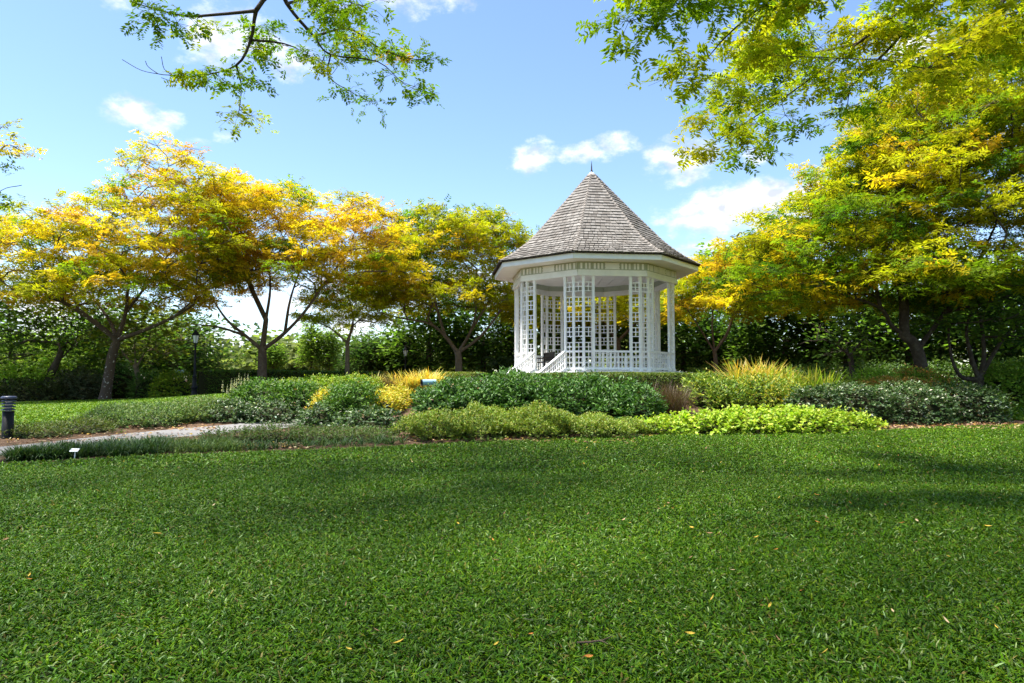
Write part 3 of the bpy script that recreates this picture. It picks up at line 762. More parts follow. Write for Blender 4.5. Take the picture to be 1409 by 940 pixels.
# T6: large leaning tree at right
def r6(c):
    lf = np.clip((10.5 - c[0]) / 5, 0, 1); lo = np.clip((6 - c[2]) / 4, 0, 1)
    return [YEL, GOLD, YGR, LGR, MGR], [.55 + .6 * lf, .2 + .8 * lf, 1.3, .9 - .6 * lf, .5 - .48 * lf]
tree('golden_tree', 'huge spreading yellow green tree with dark trunk leaning left, at the right edge', G3(1276, 520, 29), pl([(1262, 482, 28.8), (1244, 462, 28.6), (1226, 448, 28.4)]),
     [pl([(1226, 448, 28.4), (1212, 425, 28), (1170, 408, 27.5), (1130, 398, 27.2), (1080, 385, 27)]), pl([(1244, 462, 28.6), (1240, 400, 29), (1200, 340, 29.2), (1170, 300, 29.4)]), pl([(1262, 482, 28.8), (1300, 430, 29), (1340, 370, 29.2), (1370, 310, 29)]),
      pl([(1212, 425, 28), (1195, 370, 29), (1140, 320, 29.5), (1090, 300, 30)]), pl([(1240, 400, 29), (1290, 320, 28), (1290, 250, 28)]), pl([(1300, 430, 29), (1380, 410, 28), (1440, 380, 28)]), pl([(1240, 400, 29), (1235, 300, 31), (1220, 230, 31.5)])],
     [px_ell(1290, 315, 29, 190, 6.0, 190), px_ell(1305, 218, 29.5, 142, 5.0, 128), px_ell(1205, 300, 28.5, 105, 4.2, 112), px_ell(1150, 370, 28.5, 150, 4.6, 112), px_ell(1410, 290, 28, 150, 5.5, 262), px_ell(1230, 400, 27, 170, 4.5, 70), px_ell(1085, 400, 27.5, 62, 3, 70)], 620, .82, 46, .36, None, m_bark_dark, trunk_r=.26, sep=.80, tip_r=.014, pw=2.3, colf=mixer(r6), zmin=-.15, shell=(.5, 1.0))
# overhanging trees: their trunks stand outside the frame, the boughs reach in
def bough_pads(lines, gap, spread, zs=.35):
    o = []
    for l in lines:
        l = np.array(l); d = np.concatenate([[0], np.cumsum(np.linalg.norm(np.diff(l, axis=0), axis=1))])
        for s in np.arange(d[-1] * .25, d[-1] + .01, gap):
            q = np.array([np.interp(s, d, l[:, k]) for k in range(3)])
            o.append(q + rng.normal(0, 1, 3) * np.array([spread, spread, spread * zs]))
        o.append(l[-1])
    return o
def r7(c): return [(.34, .40, .012), (.22, .33, .012), (.44, .43, .014), (.12, .22, .012)], [1.2, .9, .6, .2]
L7 = [pl([(1420, -120, 9.5), (1300, -30, 10.5), (1180, 60, 11.5), (1085, 130, 12), (1000, 185, 12.3), (965, 205, 12.4)]), pl([(1420, -120, 9.5), (1240, -70, 10), (1110, -30, 10.6), (1010, 40, 11), (950, 110, 11.5)]), pl([(1240, -70, 10), (1090, -80, 10), (960, -20, 10.5), (905, 20, 10.8)]),
      pl([(1300, -30, 10.5), (1230, 60, 11), (1175, 115, 11.2), (1165, 150, 11.2)]), pl([(1180, 60, 11.5), (1095, 80, 12), (1030, 110, 12.2), (975, 150, 12.3)]), pl([(1420, -120, 9.5), (1380, 0, 10), (1330, 60, 10), (1275, 95, 10.2)]), pl([(1110, -30, 10.6), (1060, 20, 11), (1040, 70, 11.2)]), pl([(1420, -120, 9.5), (1405, -20, 10.2), (1365, 30, 10.6), (1300, 70, 10.8), (1270, 85, 10.8)]), pl([(1405, -20, 10.2), (1440, 30, 10.4), (1400, 75, 10.6)])]
def spread(lines, fac):      # boughs fan out in depth along their length
    o = []
    for l, f in zip(lines, fac):
        n = len(l); q = []
        for i, p in enumerate(l):
            k = 1 + (f - 1) * i / (n - 1); q.append(np.array([p[0] * k, p[1] * k, EYE + (p[2] - EYE) * k]))
        o.append(q)
    return o
L7 = spread(L7, [1.0, .86, .84, 1.2, 1.3, .88, 1.3, 1.25, 1.3])
T7 = np.array([15.0, 4.5, 0.0])
C7 = []
def shade_canopy(x0, x1, y0, y1, st=2.1):  # unseen leaf pads on a grid, added overhead to shade the lawn
    return np.array([(x + rng.uniform(-.7, .7), y + rng.uniform(-.7, .7), 13.2 + .12 * max(0, y - 10) + rng.uniform(-.7, .9)) for x in np.arange(x0, x1, st) for y in np.arange(y0, y1, st)])
top7 = shade_canopy(1, 24, -7, 22)
def hidden_above(P, m=1.0): return np.array([p for p in P if p[2] > EYE + (.585 + .045) * max(p[1], 0) * 1.0 + m or p[1] < 0 or abs(p[0]) > .8 * p[1] + 1.2])
top7 = hidden_above(top7)
top7 = np.array([p for p in top7 if not (p[0] < 5 and p[1] > 9)])
tree('overhanging_tree', 'tree whose leafy light green boughs hang into the upper right corner', T7, [(14.6, 4.6, 3.0), (14.0, 5.0, 5.6)], [[(14.0, 5.0, 5.6), (11.5, 7.6, 7.6)] + [np.array(p) for p in L7[0]], [L7[0][0]] + L7[1][1:], [L7[1][1]] + L7[2][1:], [L7[0][1]] + L7[3][1:], [L7[0][2]] + L7[4][1:], [L7[0][0]] + L7[5][1:], [L7[1][2]] + L7[6][1:], [L7[0][0]] + L7[7][1:], [L7[7][1]] + L7[8][1:]],
     C7, 0, .48, 36, .21, None, m_bark_dark, trunk_r=.38, limb_r=.042, tip_r=.006, colf=mixer(r7), nl=5, lw=.36, twigs=6, droop=.12,
     pads_extra=bough_pads(L7, .30, .33), top=top7, pw=2.35, wob=.06, up_bias=.1)
def r8(c): return [(.34, .40, .012), (.20, .32, .014), (.12, .23, .014), GOLD], [.3, .9, .8, .16]
L8 = [pl([(370, -60, 11.0), (352, 15, 11.6), (345, 55, 11.8), (325, 90, 11.9), (275, 104, 12), (225, 103, 12)]), pl([(370, -60, 11), (395, 5, 11.4), (432, 50, 11.7), (455, 75, 11.8), (520, 85, 12), (555, 115, 12), (585, 128, 12)]), pl([(352, 15, 11.6), (300, 20, 11.6), (255, 22, 11.6), (205, 10, 11.6), (180, 2, 11.6)]),
      pl([(325, 90, 11.9), (332, 120, 12), (328, 160, 12)]), pl([(455, 75, 11.8), (452, 105, 12), (480, 125, 12.1), (510, 140, 12.1)]), pl([(432, 50, 11.7), (480, 40, 11.8), (520, 65, 11.9), (560, 80, 12), (590, 82, 12)]), pl([(345, 55, 11.8), (390, 60, 11.9), (420, 72, 11.9)]), pl([(395, 5, 11.4), (440, -5, 11.4), (500, 8, 11.5)]), pl([(225, 103, 12), (195, 97, 12), (168, 82, 12)]), pl([(243, 104, 12), (226, 95, 12), (222, 78, 12)]), pl([(215, 101, 12), (204, 92, 12), (200, 84, 12)]), pl([(262, 104, 12), (240, 112, 12), (222, 107, 12)])]
L8 = spread(L8, [1.0, 1.12, .86, 1.1, 1.25, 1.2, 1.1, .85, 1.0, 1.0, 1.0, 1.0])
T8 = np.array([-7.5, 1.0, 0.0])
pads8 = bough_pads([L8[0][1:5], L8[1][1:], L8[2][1:4], L8[3], L8[5], L8[6], L8[7]], .40, .20, .4) + [L8[4][2], L8[4][3]]
tree('overhanging_tree', 'tree whose sparse bough with dark bare twigs hangs into the top left', T8, [(-7.3, 1.2, 3.4), (-6.6, 2.2, 6.0)], [[(-6.6, 2.2, 6.0), (-5.6, 6.5, 7.9)] + [np.array(p) for p in L8[0]], [L8[0][0]] + L8[1][1:], [L8[0][1]] + L8[2][1:], [L8[0][3]] + L8[3][1:], [L8[1][3]] + L8[4][1:], [L8[1][2]] + L8[5][1:], [L8[0][2]] + L8[6][1:], [L8[1][1]] + L8[7][1:], [L8[0][-1]] + L8[8][1:], L8[9], L8[10], L8[11]],
     [], 0, .36, 20, .17, None, m_bark_dark, trunk_r=.36, limb_r=.030, tip_r=.0055, colf=mixer(r8), nl=5, lw=.40, twigs=6, droop=.1, pads_extra=pads8, top=hidden_above(shade_canopy(-17, 1, -7, 17)), pw=2.35, wob=.07, up_bias=.1)
# edge of another tree at the far left
def r0(c): return [YGR, LGR, YEL, ORG], [.7, .6, .5, .3]
L0 = [pl([(-60, 330, 20), (-25, 290, 20), (2, 262, 20), (30, 255, 20)]), pl([(-25, 290, 20), (-10, 230, 20), (8, 200, 20), (30, 208, 20)]), pl([(-60, 330, 20), (-20, 300, 20), (12, 280, 20)]), pl([(-10, 230, 20), (-8, 190, 20), (2, 175, 20)])]
B0 = G3(-150, 600, 20)
tree('overhanging_tree', 'tree at the left edge with thin bare twigs and few yellow leaves reaching in', B0, [B0 + [0.3, 0, 3], B0 + [.8, 0, 5]], [[B0 + [.8, 0, 5]] + L0[0], [L0[0][1]] + L0[1][1:], [L0[0][0]] + L0[2][1:], [L0[1][1]] + L0[3][1:]],
     [], 0, .42, 24, .26, None, m_bark_dark, trunk_r=.25, limb_r=.022, tip_r=.006, colf=mixer(r0), nl=4, lw=.38, twigs=5, pads_extra=[L0[0][2] - [.5, 0, 0], L0[1][2], L0[1][3], L0[3][2], L0[2][2] - [.4, 0, 0], L0[1][1], L0[2][1]], wob=.06)
#----- background trees
def bgtree(label, px, base_py, Y, ells, npads, cols, trunk_r=.22, bark=None, name='background_tree', pad_r=1.15, nfr=34, frond=.42, trunk=None, limbs=None, lw=.55, sep=1.1, nl=0, group='trees standing behind the garden', zmin=-.75, shell=(.55, 1.0), leaf=None):
    b = G3(px, base_py, Y); tk = trunk or [W(px, base_py - 25, Y), W(px, base_py - 45, Y)]
    lim = limbs or []
    return tree(name, label, b, tk, lim, ells, npads, pad_r, nfr, frond, cols, bark or m_bark_dark, group=group, trunk_r=trunk_r, tip_r=.012, sep=sep, nl=nl, lw=lw, zmin=zmin, shell=shell, twigs=5, flat=.6, leafmat=leaf)
D1, D2, D3, D4 = (.042, .092, .017), (.088, .165, .022), (.14, .245, .028), (.20, .31, .032)
bgtree('dark tree with crooked leaning trunk at the left edge behind the bollard', 58, 555, 37, [px_ell(45, 452, 37, 80, 3.5, 36), px_ell(-20, 460, 37, 60, 3, 48), px_ell(100, 432, 38, 46, 3, 28)], 95, [D1, D2, (.05, .085, .012)], trunk=pl([(66, 525, 37), (75, 505, 37), (92, 485, 37)]),
       limbs=[pl([(75, 505, 37), (85, 480, 37), (75, 472, 37), (50, 470, 37)]), pl([(92, 485, 37), (105, 468, 37), (108, 445, 37)])], name='dark_tree', trunk_r=.26, nfr=44, frond=.34)
bgtree('slim pale forked tree behind the lichen patched golden tree', 191, 548, 37.5, [px_ell(195, 462, 38, 50, 2.5, 40)], 36, [(.10, .15, .02), (.15, .19, .025)], trunk=pl([(190, 520, 37.5), (187, 506, 37.5)]), limbs=[pl([(187, 506, 37.5), (175, 492, 37.5), (165, 480, 37.5)]), pl([(187, 506, 37.5), (199, 485, 37.5), (207, 460, 37.5)]), pl([(187, 506, 37.5), (186, 490, 37.5), (185, 470, 37.5)])],
       bark=m_bark_pale, name='slim_tree', trunk_r=.16, nfr=26)
bgtree('dense dark tree behind the slim pale tree', 165, 545, 43, [px_ell(165, 480, 43, 48, 2.6, 62), px_ell(225, 490, 44, 36, 2.4, 45)], 95, [D1, D2], nfr=44)
bgtree('dark conical tree behind the lamp post', 270, 535, 47, [px_ell(270, 495, 47, 36, 2, 44), px_ell(275, 470, 47, 22, 1.6, 40)], 70, [D1, D1, D2], nfr=50, frond=.36)
bgtree('pale olive tree above the round green bush on the left', 235, 545, 50, [px_ell(240, 475, 50, 45, 3, 42)], 56, [(.18, .23, .04), (.13, .17, .04)], nfr=36)
bgtree('mid green tree behind the leaning dark tree at far left', 10, 545, 45, [px_ell(10, 500, 45, 80, 3, 42), px_ell(110, 495, 45, 50, 3, 50)], 110, [D3, D4, (.15, .21, .03)], nfr=40)
for (px, top, wd, cl, lb) in ((428, 440, 13, D4, 'left of a pair beyond the forked golden tree'), (452, 452, 12, (.11, .18, .02), 'right of a pair beyond the forked golden tree'), (376, 470, 11, D3, 'lone and shorter, seen behind the forked golden trunk')):
    p0 = W(px, 510, 56); hgt = (508 - top) / 2
    bgtree('columnar weeping tree, ' + lb, px, 515, 56, [px_ell(px, 508 - hgt + 4, 56, wd, .8, hgt)], 46, [cl, D3], name='columnar_tree', pad_r=.6, nfr=40, frond=.32, lw=.4, sep=.42, zmin=-1, shell=(.3, 1.0), group='columnar trees beyond the hedge', trunk_r=.12)
for (px, top, wd, lb) in ((508, 460, 30, 'wide dark conifer left of the pale gap'), (556, 460, 17, 'narrow dark conifer near the distant lantern'), (525, 478, 20, 'low dark conifer behind the small tree')):
    bgtree(lb, px, 515, 50, [px_ell(px, 492, 50, wd, 1.5, 492 - top)], 70, [D1, D1, D2], name='dark_conifer', pad_r=.7, nfr=44, frond=.34, lw=.35, sep=.55, zmin=-1, shell=(.45, 1.0), group='dark conifers behind the hedge')
for (px, py, Y, rx, rz, cc, lb) in ((590, 475, 50, 55, 55, [D1, D2, D3], 'dark green tree behind the layered tree'), (665, 470, 52, 60, 55, [D1, D2], 'dark tree left of the bandstand stair'), (735, 465, 54, 60, 62, [D1, D2, (.10, .14, .02)], 'dark tree seen through the left columns'),
                                     (800, 450, 52, 55, 55, [D2, (.16, .19, .02), D1], 'green tree seen through the middle of the bandstand'), (870, 455, 54, 60, 62, [D1, D2, (.14, .17, .02)], 'tree seen through the right columns'), (940, 470, 52, 55, 52, [D1, D2], 'dark tree right of the bandstand'),
                                     (1010, 480, 52, 60, 45, [D1, D2, D3], 'dark tree behind the slim forked trunk'), (1080, 470, 46, 60, 55, [D1, D2], 'dark tree behind the strap leaf plants'), (1165, 455, 44, 60, 60, [D2, D3, D1], 'bushy green tree behind the small right tree'),
                                     (1250, 450, 42, 60, 62, [D1, D2, D3], 'dark tree behind the huge leaning trunk'), (1340, 440, 40, 60, 70, [D1, D2], 'dark tree behind the multi stemmed tree'), (1420, 450, 40, 55, 75, [D1, D2, D3], 'dark tree at the far right edge'),
                                     (1010, 395, 56, 55, 60, [D3, (.16, .24, .03), D4], 'tall green tree rising behind the right eave of the bandstand')):
    bgtree(lb, px, 515, Y, [px_ell(px, py, Y, rx, 3.2, rz)], 80, cc, nfr=46, pad_r=1.25, frond=.46)
# yellow tree seen through the bandstand
tree('golden_tree', 'yellow tree seen between the columns through the bandstand', G3(850, 515, 47), pl([(850, 490, 47), (850, 470, 47)]), [pl([(850, 470, 47), (880, 440, 47), (910, 415, 47)]), pl([(850, 470, 47), (820, 430, 47), (780, 405, 47)])],
     [px_ell(850, 430, 47, 100, 3.5, 48), px_ell(760, 430, 47, 60, 3, 45)], 120, 1.1, 40, .46, None, m_bark, trunk_r=.25, sep=.95, colf=mixer(r3), zmin=-.3, shell=(.5, 1))
# small trees on the right
bgtree('small dark tree with slim trunk beside the strap leaf plants', 1172, 525, 33, [px_ell(1172, 465, 33, 42, 2, 40)], 46, [D2, D3, D1], name='small_tree', trunk_r=.13, trunk=pl([(1172, 505, 33), (1170, 490, 33)]), limbs=[pl([(1170, 490, 33), (1155, 478, 33), (1140, 470, 33)]), pl([(1170, 490, 33), (1185, 470, 33)])], pad_r=.85, nfr=34, frond=.3)
mt = G3(1345, 540, 29.5)
tree('multi_stem_tree', 'dark multi stemmed tree at the right beyond the flecked hedge', mt, pl([(1346, 527, 29.5), (1347, 522, 29.5)]), [pl([(1347, 522, 29.5), (1354, 490, 29.5), (1350, 445, 29.5), (1340, 410, 29.5)]), pl([(1347, 522, 29.5), (1322, 518, 29.5), (1309, 490, 29.5), (1304, 450, 29.5)]), pl([(1347, 522, 29.5), (1336, 490, 29.5), (1330, 450, 29.5), (1345, 410, 29.5)]), pl([(1347, 522, 29.5), (1365, 490, 29.5), (1390, 455, 29.5), (1420, 440, 29.5)])],
     [px_ell(1350, 430, 29.5, 90, 3, 50), px_ell(1410, 455, 29.5, 50, 2.5, 40)], 90, .9, 40, .32, [D2, D3, D1], m_bark_dark, trunk_r=.26, sep=.8, zmin=-.4, nl=0, lw=.5, flat=.6, twigs=5)
#----- distant treeline
b = MB()
for k in range(150):
    ax = rng.uniform(-95, 95); Y = rng.uniform(95, 125); h = rng.uniform(3, 7.5) if rng.random() < .8 else rng.uniform(7, 11)
    n = 220; v = rng.normal(0, 1, (n, 3)); v /= np.linalg.norm(v, axis=1)[:, None]; v[:, 2] = np.abs(v[:, 2]) * 1.2 - .2
    p = np.array([ax, Y, 1.7 + h * .35]) + v * np.array([h * .7, h * .6, h * .62]) * rng.uniform(.7, 1.05, (n, 1))
    cc = np.array([(.10, .16, .035), (.15, .20, .05), (.06, .11, .03), (.19, .23, .07)][rng.integers(4)])
    b.leaves(p, rnd_dir(n, -.5, .6), v + rng.normal(0, .4, (n, 3)), rng.uniform(.8, 1.5, n), rng.uniform(.5, 1.0, n), cc * rng.lognormal(0, .2, (n, 1)))
tag(b.build('treeline', m_leaf), 'hazy far off line of woods along the horizon', 'woods', kind='stuff')
# ------------------------------------------------------------------ shrubs and beds
def dome_pts(X, Y, rx, ry, h, n, ex=2.4, bump=.10, seed=0, lo=0.0):
    v = rng.normal(0, 1, (n, 3)); v /= np.linalg.norm(v, axis=1)[:, None]; v[:, 2] = np.abs(v[:, 2])
    v = v[v[:, 2] > lo]
    k = np.sum(np.abs(v) ** ex, axis=1) ** (-1 / ex)
    s = v * k[:, None]
    q = 1 + bump * smooth_noise(v[:, 0] * 4 + v[:, 2] * 3, v[:, 1] * 4 + v[:, 2] * 2, seed)
    s = s * q[:, None]
    x, y = X + s[:, 0] * rx, Y + s[:, 1] * ry
    nr = np.stack([v[:, 0] / rx, v[:, 1] / ry, v[:, 2] / h], 1); nr /= np.linalg.norm(nr, axis=1)[:, None]
    return x, y, s[:, 2] * h, nr
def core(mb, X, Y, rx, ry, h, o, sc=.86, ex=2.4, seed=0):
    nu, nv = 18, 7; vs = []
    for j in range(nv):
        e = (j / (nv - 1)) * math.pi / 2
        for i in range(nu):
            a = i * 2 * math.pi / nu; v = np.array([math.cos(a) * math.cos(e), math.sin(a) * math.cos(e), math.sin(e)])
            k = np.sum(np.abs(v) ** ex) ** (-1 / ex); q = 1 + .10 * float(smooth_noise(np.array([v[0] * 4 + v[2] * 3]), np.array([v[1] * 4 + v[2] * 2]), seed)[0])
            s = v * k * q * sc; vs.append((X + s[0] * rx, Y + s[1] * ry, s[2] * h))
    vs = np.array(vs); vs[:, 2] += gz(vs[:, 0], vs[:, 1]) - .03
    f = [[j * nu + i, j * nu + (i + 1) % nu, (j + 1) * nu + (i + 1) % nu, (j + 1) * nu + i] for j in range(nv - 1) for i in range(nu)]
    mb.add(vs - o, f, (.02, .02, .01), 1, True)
def blob(px, Y, hw, top, dep):
    X = W(px, 520, Y)[0]; h = W(px, top, Y)[2] - G(X, Y); return X, Y, hw * Y / F_PX, dep, max(.12, h)
def shrub(name, label, cat, blobs, L, lw, cols, dens, group=None, w=None, material=None, upness=.5, ex=2.4, bump=.12, jit=.2, depth=.22, leafup=.35, kind=None, corescale=.76, spray=0.0, tips=None, ros=7):
    """leafy mounds; L leaf length in metres, dens leaves per square metre of surface"""
    bs = [blob(*q) for q in blobs]
    o = np.array([np.mean([q[0] for q in bs]), np.mean([q[1] for q in bs]), 0]); o[2] = G(o[0], o[1]); mb = MB()
    for i, (X, Y, rx, ry, h) in enumerate(bs):
        area = 2 * math.pi * ((rx * ry) ** 1.6 / 3 + (rx * h) ** 1.6 / 3 + (ry * h) ** 1.6 / 3) ** (1 / 1.6)
        n = int(area * dens); sd = int(rng.integers(1000))
        m = max(6, n // ros); x, y, z, nr = dome_pts(X, Y, rx, ry, h, m, ex, bump, sd)
        m = len(x); t = 1.04 - depth * rng.random(m) ** 1.3
        x, y, z = X + (x - X) * t, Y + (y - Y) * t, z * t
        pc = np.stack([x, y, z + gz(x, y)], 1) + rng.normal(0, L * .5, (m, 3))
        ax = nr + rng.normal(0, .35, (m, 3)) + np.array([0, 0, leafup]); ax /= np.linalg.norm(ax, axis=1)[:, None]
        shade = rng.lognormal(0, .16, (m, 1)) * (1 + .12 * smooth_noise(x * 2.2, y * 2.2 + z * 2, sd))[:, None]
        p = np.repeat(pc, ros, 0); axr = np.repeat(ax, ros, 0); k = len(p)
        rd = rnd_dir(k, -.5, .5); d = axr * rng.uniform(.1, .8, (k, 1)) + rd
        p = p + axr * rng.uniform(-.6, .5, (k, 1)) * L + rd * L * rng.uniform(0, .25, (k, 1))
        nrm = axr * .8 + np.array([0, 0, upness * .7]) + rng.normal(0, .3, (k, 3))
        c = palette(cols, k, jit, w) * np.repeat(shade, ros, 0)
        dead = rng.random(k) < .012; c[dead] = np.array([.20, .13, .05]) * rng.uniform(.6, 1.4, (int(dead.sum()), 1))
        Ls = L * rng.uniform(.6, 1.35, k)
        mb.leaves(p - o, d, nrm, Ls, Ls * lw * rng.uniform(.8, 1.2, k), c)
        if spray > 0:
            m = int(n * spray); x, y, z, nr = dome_pts(X, Y, rx, ry, h, m, ex, bump, sd, .25); m = len(x)
            sp = np.repeat(np.stack([x, y, z + gz(x, y)], 1), 5, 0); dd = np.repeat(nr + rng.normal(0, .35, (m, 3)) + np.array([0, 0, .4]), 5, 0); dd /= np.linalg.norm(dd, axis=1)[:, None]
            tt_ = np.tile(np.arange(5) / 5, m) * rng.uniform(1.2, 2.6, m * 5) * L
            pp = sp + dd * tt_[:, None]; ld = dd * .7 + rnd_dir(m * 5, -.3, .5)
            mb.leaves(pp - o, ld, np.array([0, 0, 1.]) + rng.normal(0, .5, (m * 5, 3)), L * rng.uniform(.6, 1.1, m * 5), L * lw * rng.uniform(.6, 1.0, m * 5), palette(tips or cols, m * 5, jit))
        if corescale: core(mb, X, Y, rx, ry, h, o, corescale, ex, sd)
    ob = mb.build(name, [material or m_shrub, m_core]); ob.location = o
    return tag(ob, label, cat, group, kind)
DKG = [(.028, .078, .014), (.048, .12, .02), (.075, .165, .03), (.115, .22, .05)]
MDG = [(.035, .09, .012), (.06, .14, .016), (.09, .185, .022), (.12, .22, .03)]
OLV = [(.07, .125, .016), (.105, .175, .020), (.15, .22, .024), (.21, .25, .03), (.065, .07, .022)]
YGN = [(.16, .26, .015), (.22, .32, .018), (.11, .20, .014), (.28, .34, .02)]
LIM = [(.26, .39, .022), (.33, .45, .03), (.19, .32, .018), (.41, .48, .06)]
GRY = [(.07, .14, .028), (.105, .19, .04), (.15, .23, .055), (.21, .27, .08), (.045, .09, .02)]
FLK = [(.028, .062, .016), (.048, .095, .024), (.085, .145, .045), (.44, .47, .36)]
YLW = [(.52, .42, .03), (.45, .41, .03), (.34, .38, .03), (.50, .35, .03)]
# clipped hedges following a line
def hedge(name, label, pts, width, top_z, L, cols, dens, closed_h=None, w=None):
    pts = np.array(pts, float); d = np.concatenate([[0], np.cumsum(np.hypot(*np.diff(pts, axis=0).T))]); T = d[-1]
    o = np.array([pts[len(pts) // 2][0], pts[len(pts) // 2][1], 0]); o[2] = G(o[0], o[1]); mb = MB()
    def at(s):
        x, y = np.interp(s, d, pts[:, 0]), np.interp(s, d, pts[:, 1]); e = .15
        tx = np.interp(s + e, d, pts[:, 0]) - np.interp(s - e, d, pts[:, 0]); ty = np.interp(s + e, d, pts[:, 1]) - np.interp(s - e, d, pts[:, 1]); l = np.hypot(tx, ty) + 1e-9
        return x, y, tx / l, ty / l
    def sect(a):       # rounded square section, a in 0..pi from one foot over the top to the other
        c, s = np.cos(a), np.sin(a); k = (np.abs(c) ** 5 + np.abs(s) ** 5) ** (-1 / 5); return c * k, s * k
    n = int(T * (width + 2 * 1.0) * dens); s = rng.uniform(-.0, 1, n) * T; a = rng.uniform(0, math.pi, n)
    u, v = sect(a); endf = np.minimum(1, np.minimum(s, T - s) / (width * .5)); endf = np.sqrt(np.clip(1 - (1 - endf) ** 2, .05, 1))
    x, y, tx, ty = at(s); lump = 1 + .035 * smooth_noise(s * 1.5, a * 2, 11)
    tt_ = (1 - .12 * rng.random(n) ** 2) * lump
    X, Y = x - ty * u * width / 2 * tt_ * endf, y + tx * u * width / 2 * tt_ * endf; g = gz(X, Y)
    tz = top_z if np.isscalar(top_z) else np.interp(s / T, np.linspace(0, 1, len(top_z)), top_z)
    Z = g + (tz - g) * np.clip(v, 0, None) * tt_ * (.9 + .1 * endf)
    nr = np.stack([-ty * u * np.abs(u) ** 3, tx * u * np.abs(u) ** 3, np.abs(v) ** 4 + .05], 1); nr /= np.linalg.norm(nr, axis=1)[:, None]
    Ls = L * rng.uniform(.6, 1.3, n)
    mb.leaves(np.stack([X, Y, Z], 1) - o, nr * .5 + rnd_dir(n, -.2, .6), nr + rng.normal(0, .5, (n, 3)), Ls, Ls * .5, palette(cols, n, .2, w))
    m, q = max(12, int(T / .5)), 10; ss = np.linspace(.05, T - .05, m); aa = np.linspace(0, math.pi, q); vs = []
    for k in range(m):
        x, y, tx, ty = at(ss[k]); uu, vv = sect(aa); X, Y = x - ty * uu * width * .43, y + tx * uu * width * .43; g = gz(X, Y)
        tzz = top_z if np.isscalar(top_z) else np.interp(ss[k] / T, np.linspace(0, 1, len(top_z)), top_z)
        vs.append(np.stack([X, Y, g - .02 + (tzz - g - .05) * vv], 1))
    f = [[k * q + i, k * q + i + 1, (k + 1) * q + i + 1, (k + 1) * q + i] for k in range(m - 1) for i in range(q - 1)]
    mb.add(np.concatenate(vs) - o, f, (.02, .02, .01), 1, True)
    ob = mb.build(name, [m_shrub, m_core]); ob.location = o
    return tag(ob, label, 'hedge')
def arc(a0, a1, r, n=40): return [(GC[0] + r * math.sin(R(a)), GC[1] - r * math.cos(R(a))) for a in np.linspace(a0, a1, n)]
HDG = [(.05, .105, .010), (.08, .14, .012), (.12, .175, .016), (.15, .17, .02)]
hedge('clipped_hedge', 'low flat topped clipped hedge curving along the front and right of the bandstand', arc(-29, 100, 7.6), 1.0, 1.86, .055, HDG, 1500)
hedge('clipped_hedge', 'low rounded yellow green clipped hedge left of the bandstand stair', arc(-41, -105, 7.6), 1.0, 1.92, .055, [(.10, .15, .012), (.15, .19, .016), (.19, .21, .02)], 1500)
hedge('clipped_hedge', 'long dark clipped hedge behind the two golden trees on the left', [(WX(272, 36.5), 36.5), (WX(340, 37.6), 37.6), (WX(440, 40), 40), (WX(560, 43), 43), (WX(690, 46), 46)], 1.5, [2.13, 2.13, 2.1, 2.1, 2.1], .075, [(.04, .095, .008), (.07, .14, .010), (.10, .18, .012)], 750)
# behind, left
shrub('round_bush', 'rounded light green bush at the left end of the long clipped hedge', 'bush', [(240, 36.5, 27, 512, 1.2), (228, 36, 16, 520, .8)], .12, .5, YGN, 500)
shrub('leafy_bush', 'lime green large leaved bush behind the bollard at the left edge', 'bush', [(20, 37.5, 38, 508, 1.2), (66, 37.5, 26, 503, 1.2)], .2, .6, [(.24, .40, .03), (.34, .50, .05), (.16, .29, .02)], 190, spray=.1)
shrub('leafy_bush', 'brown tinged green bush under the leaning dark tree', 'bush', [(40, 36.3, 55, 527, .9)], .15, .5, [(.06, .085, .025), (.09, .10, .035), (.05, .075, .015)], 300, spray=.1)
shrub('leafy_bush', 'grey green twiggy bush between the leaning tree and the lichen patched trunk', 'bush', [(108, 37.5, 32, 510, 1.2), (125, 37, 20, 520, 1)], .14, .4, [(.06, .08, .035), (.085, .10, .05), (.04, .06, .025)], 360, spray=.1)
shrub('leafy_bush', 'dark green bush right of the slim pale tree', 'bush', [(208, 37.5, 22, 515, 1.0)], .14, .4, MDG, 360, spray=.1)
shrub('leafy_bush', 'black green bush in the shade right of the lichen patched trunk', 'bush', [(165, 39.5, 28, 500, 1.2)], .14, .4, DKG, 360)
# left middle
sg = shrub('flowering_shrub', 'leafy green shrub with white flower spikes on its left side', 'shrub', [(372, 23.2, 48, 529, 1.3), (415, 23.4, 28, 530, 1.0), (338, 23, 18, 540, .8)], .13, .45, MDG, 420, spray=.12)
for k in range(13):
    X = W(rng.uniform(303, 342), 530, 22.9 + rng.uniform(-.4, .4)); p0 = np.array([X[0], X[1], 0]); hh = rng.uniform(.28, .42); zz = W(0, np.interp(X[0], [W(303, 0, 23)[0], W(342, 0, 23)[0]], [548, 530]) + rng.uniform(-4, 4), X[1])[2]
    m = MB(); m.tube([(p0[0], p0[1], zz - .5), (p0[0] + .01, p0[1], zz + hh)], [.008, .004], 4, (.12, .18, .04))
    nn = 46; tq = rng.random(nn); m.leaves(np.stack([np.full(nn, p0[0]), np.full(nn, p0[1]), zz + tq * hh], 1), rnd_dir(nn, -.2, .6), rng.normal(0, 1, (nn, 3)), .055 * (1.2 - tq), .035 * (1.2 - tq), palette([(.62, .60, .42), (.5, .5, .32)], nn, .1))
    ob = m.build('flower_spike', m_straw, sg); ob.matrix_parent_inverse.identity(); ob.location = -np.array(sg.location)
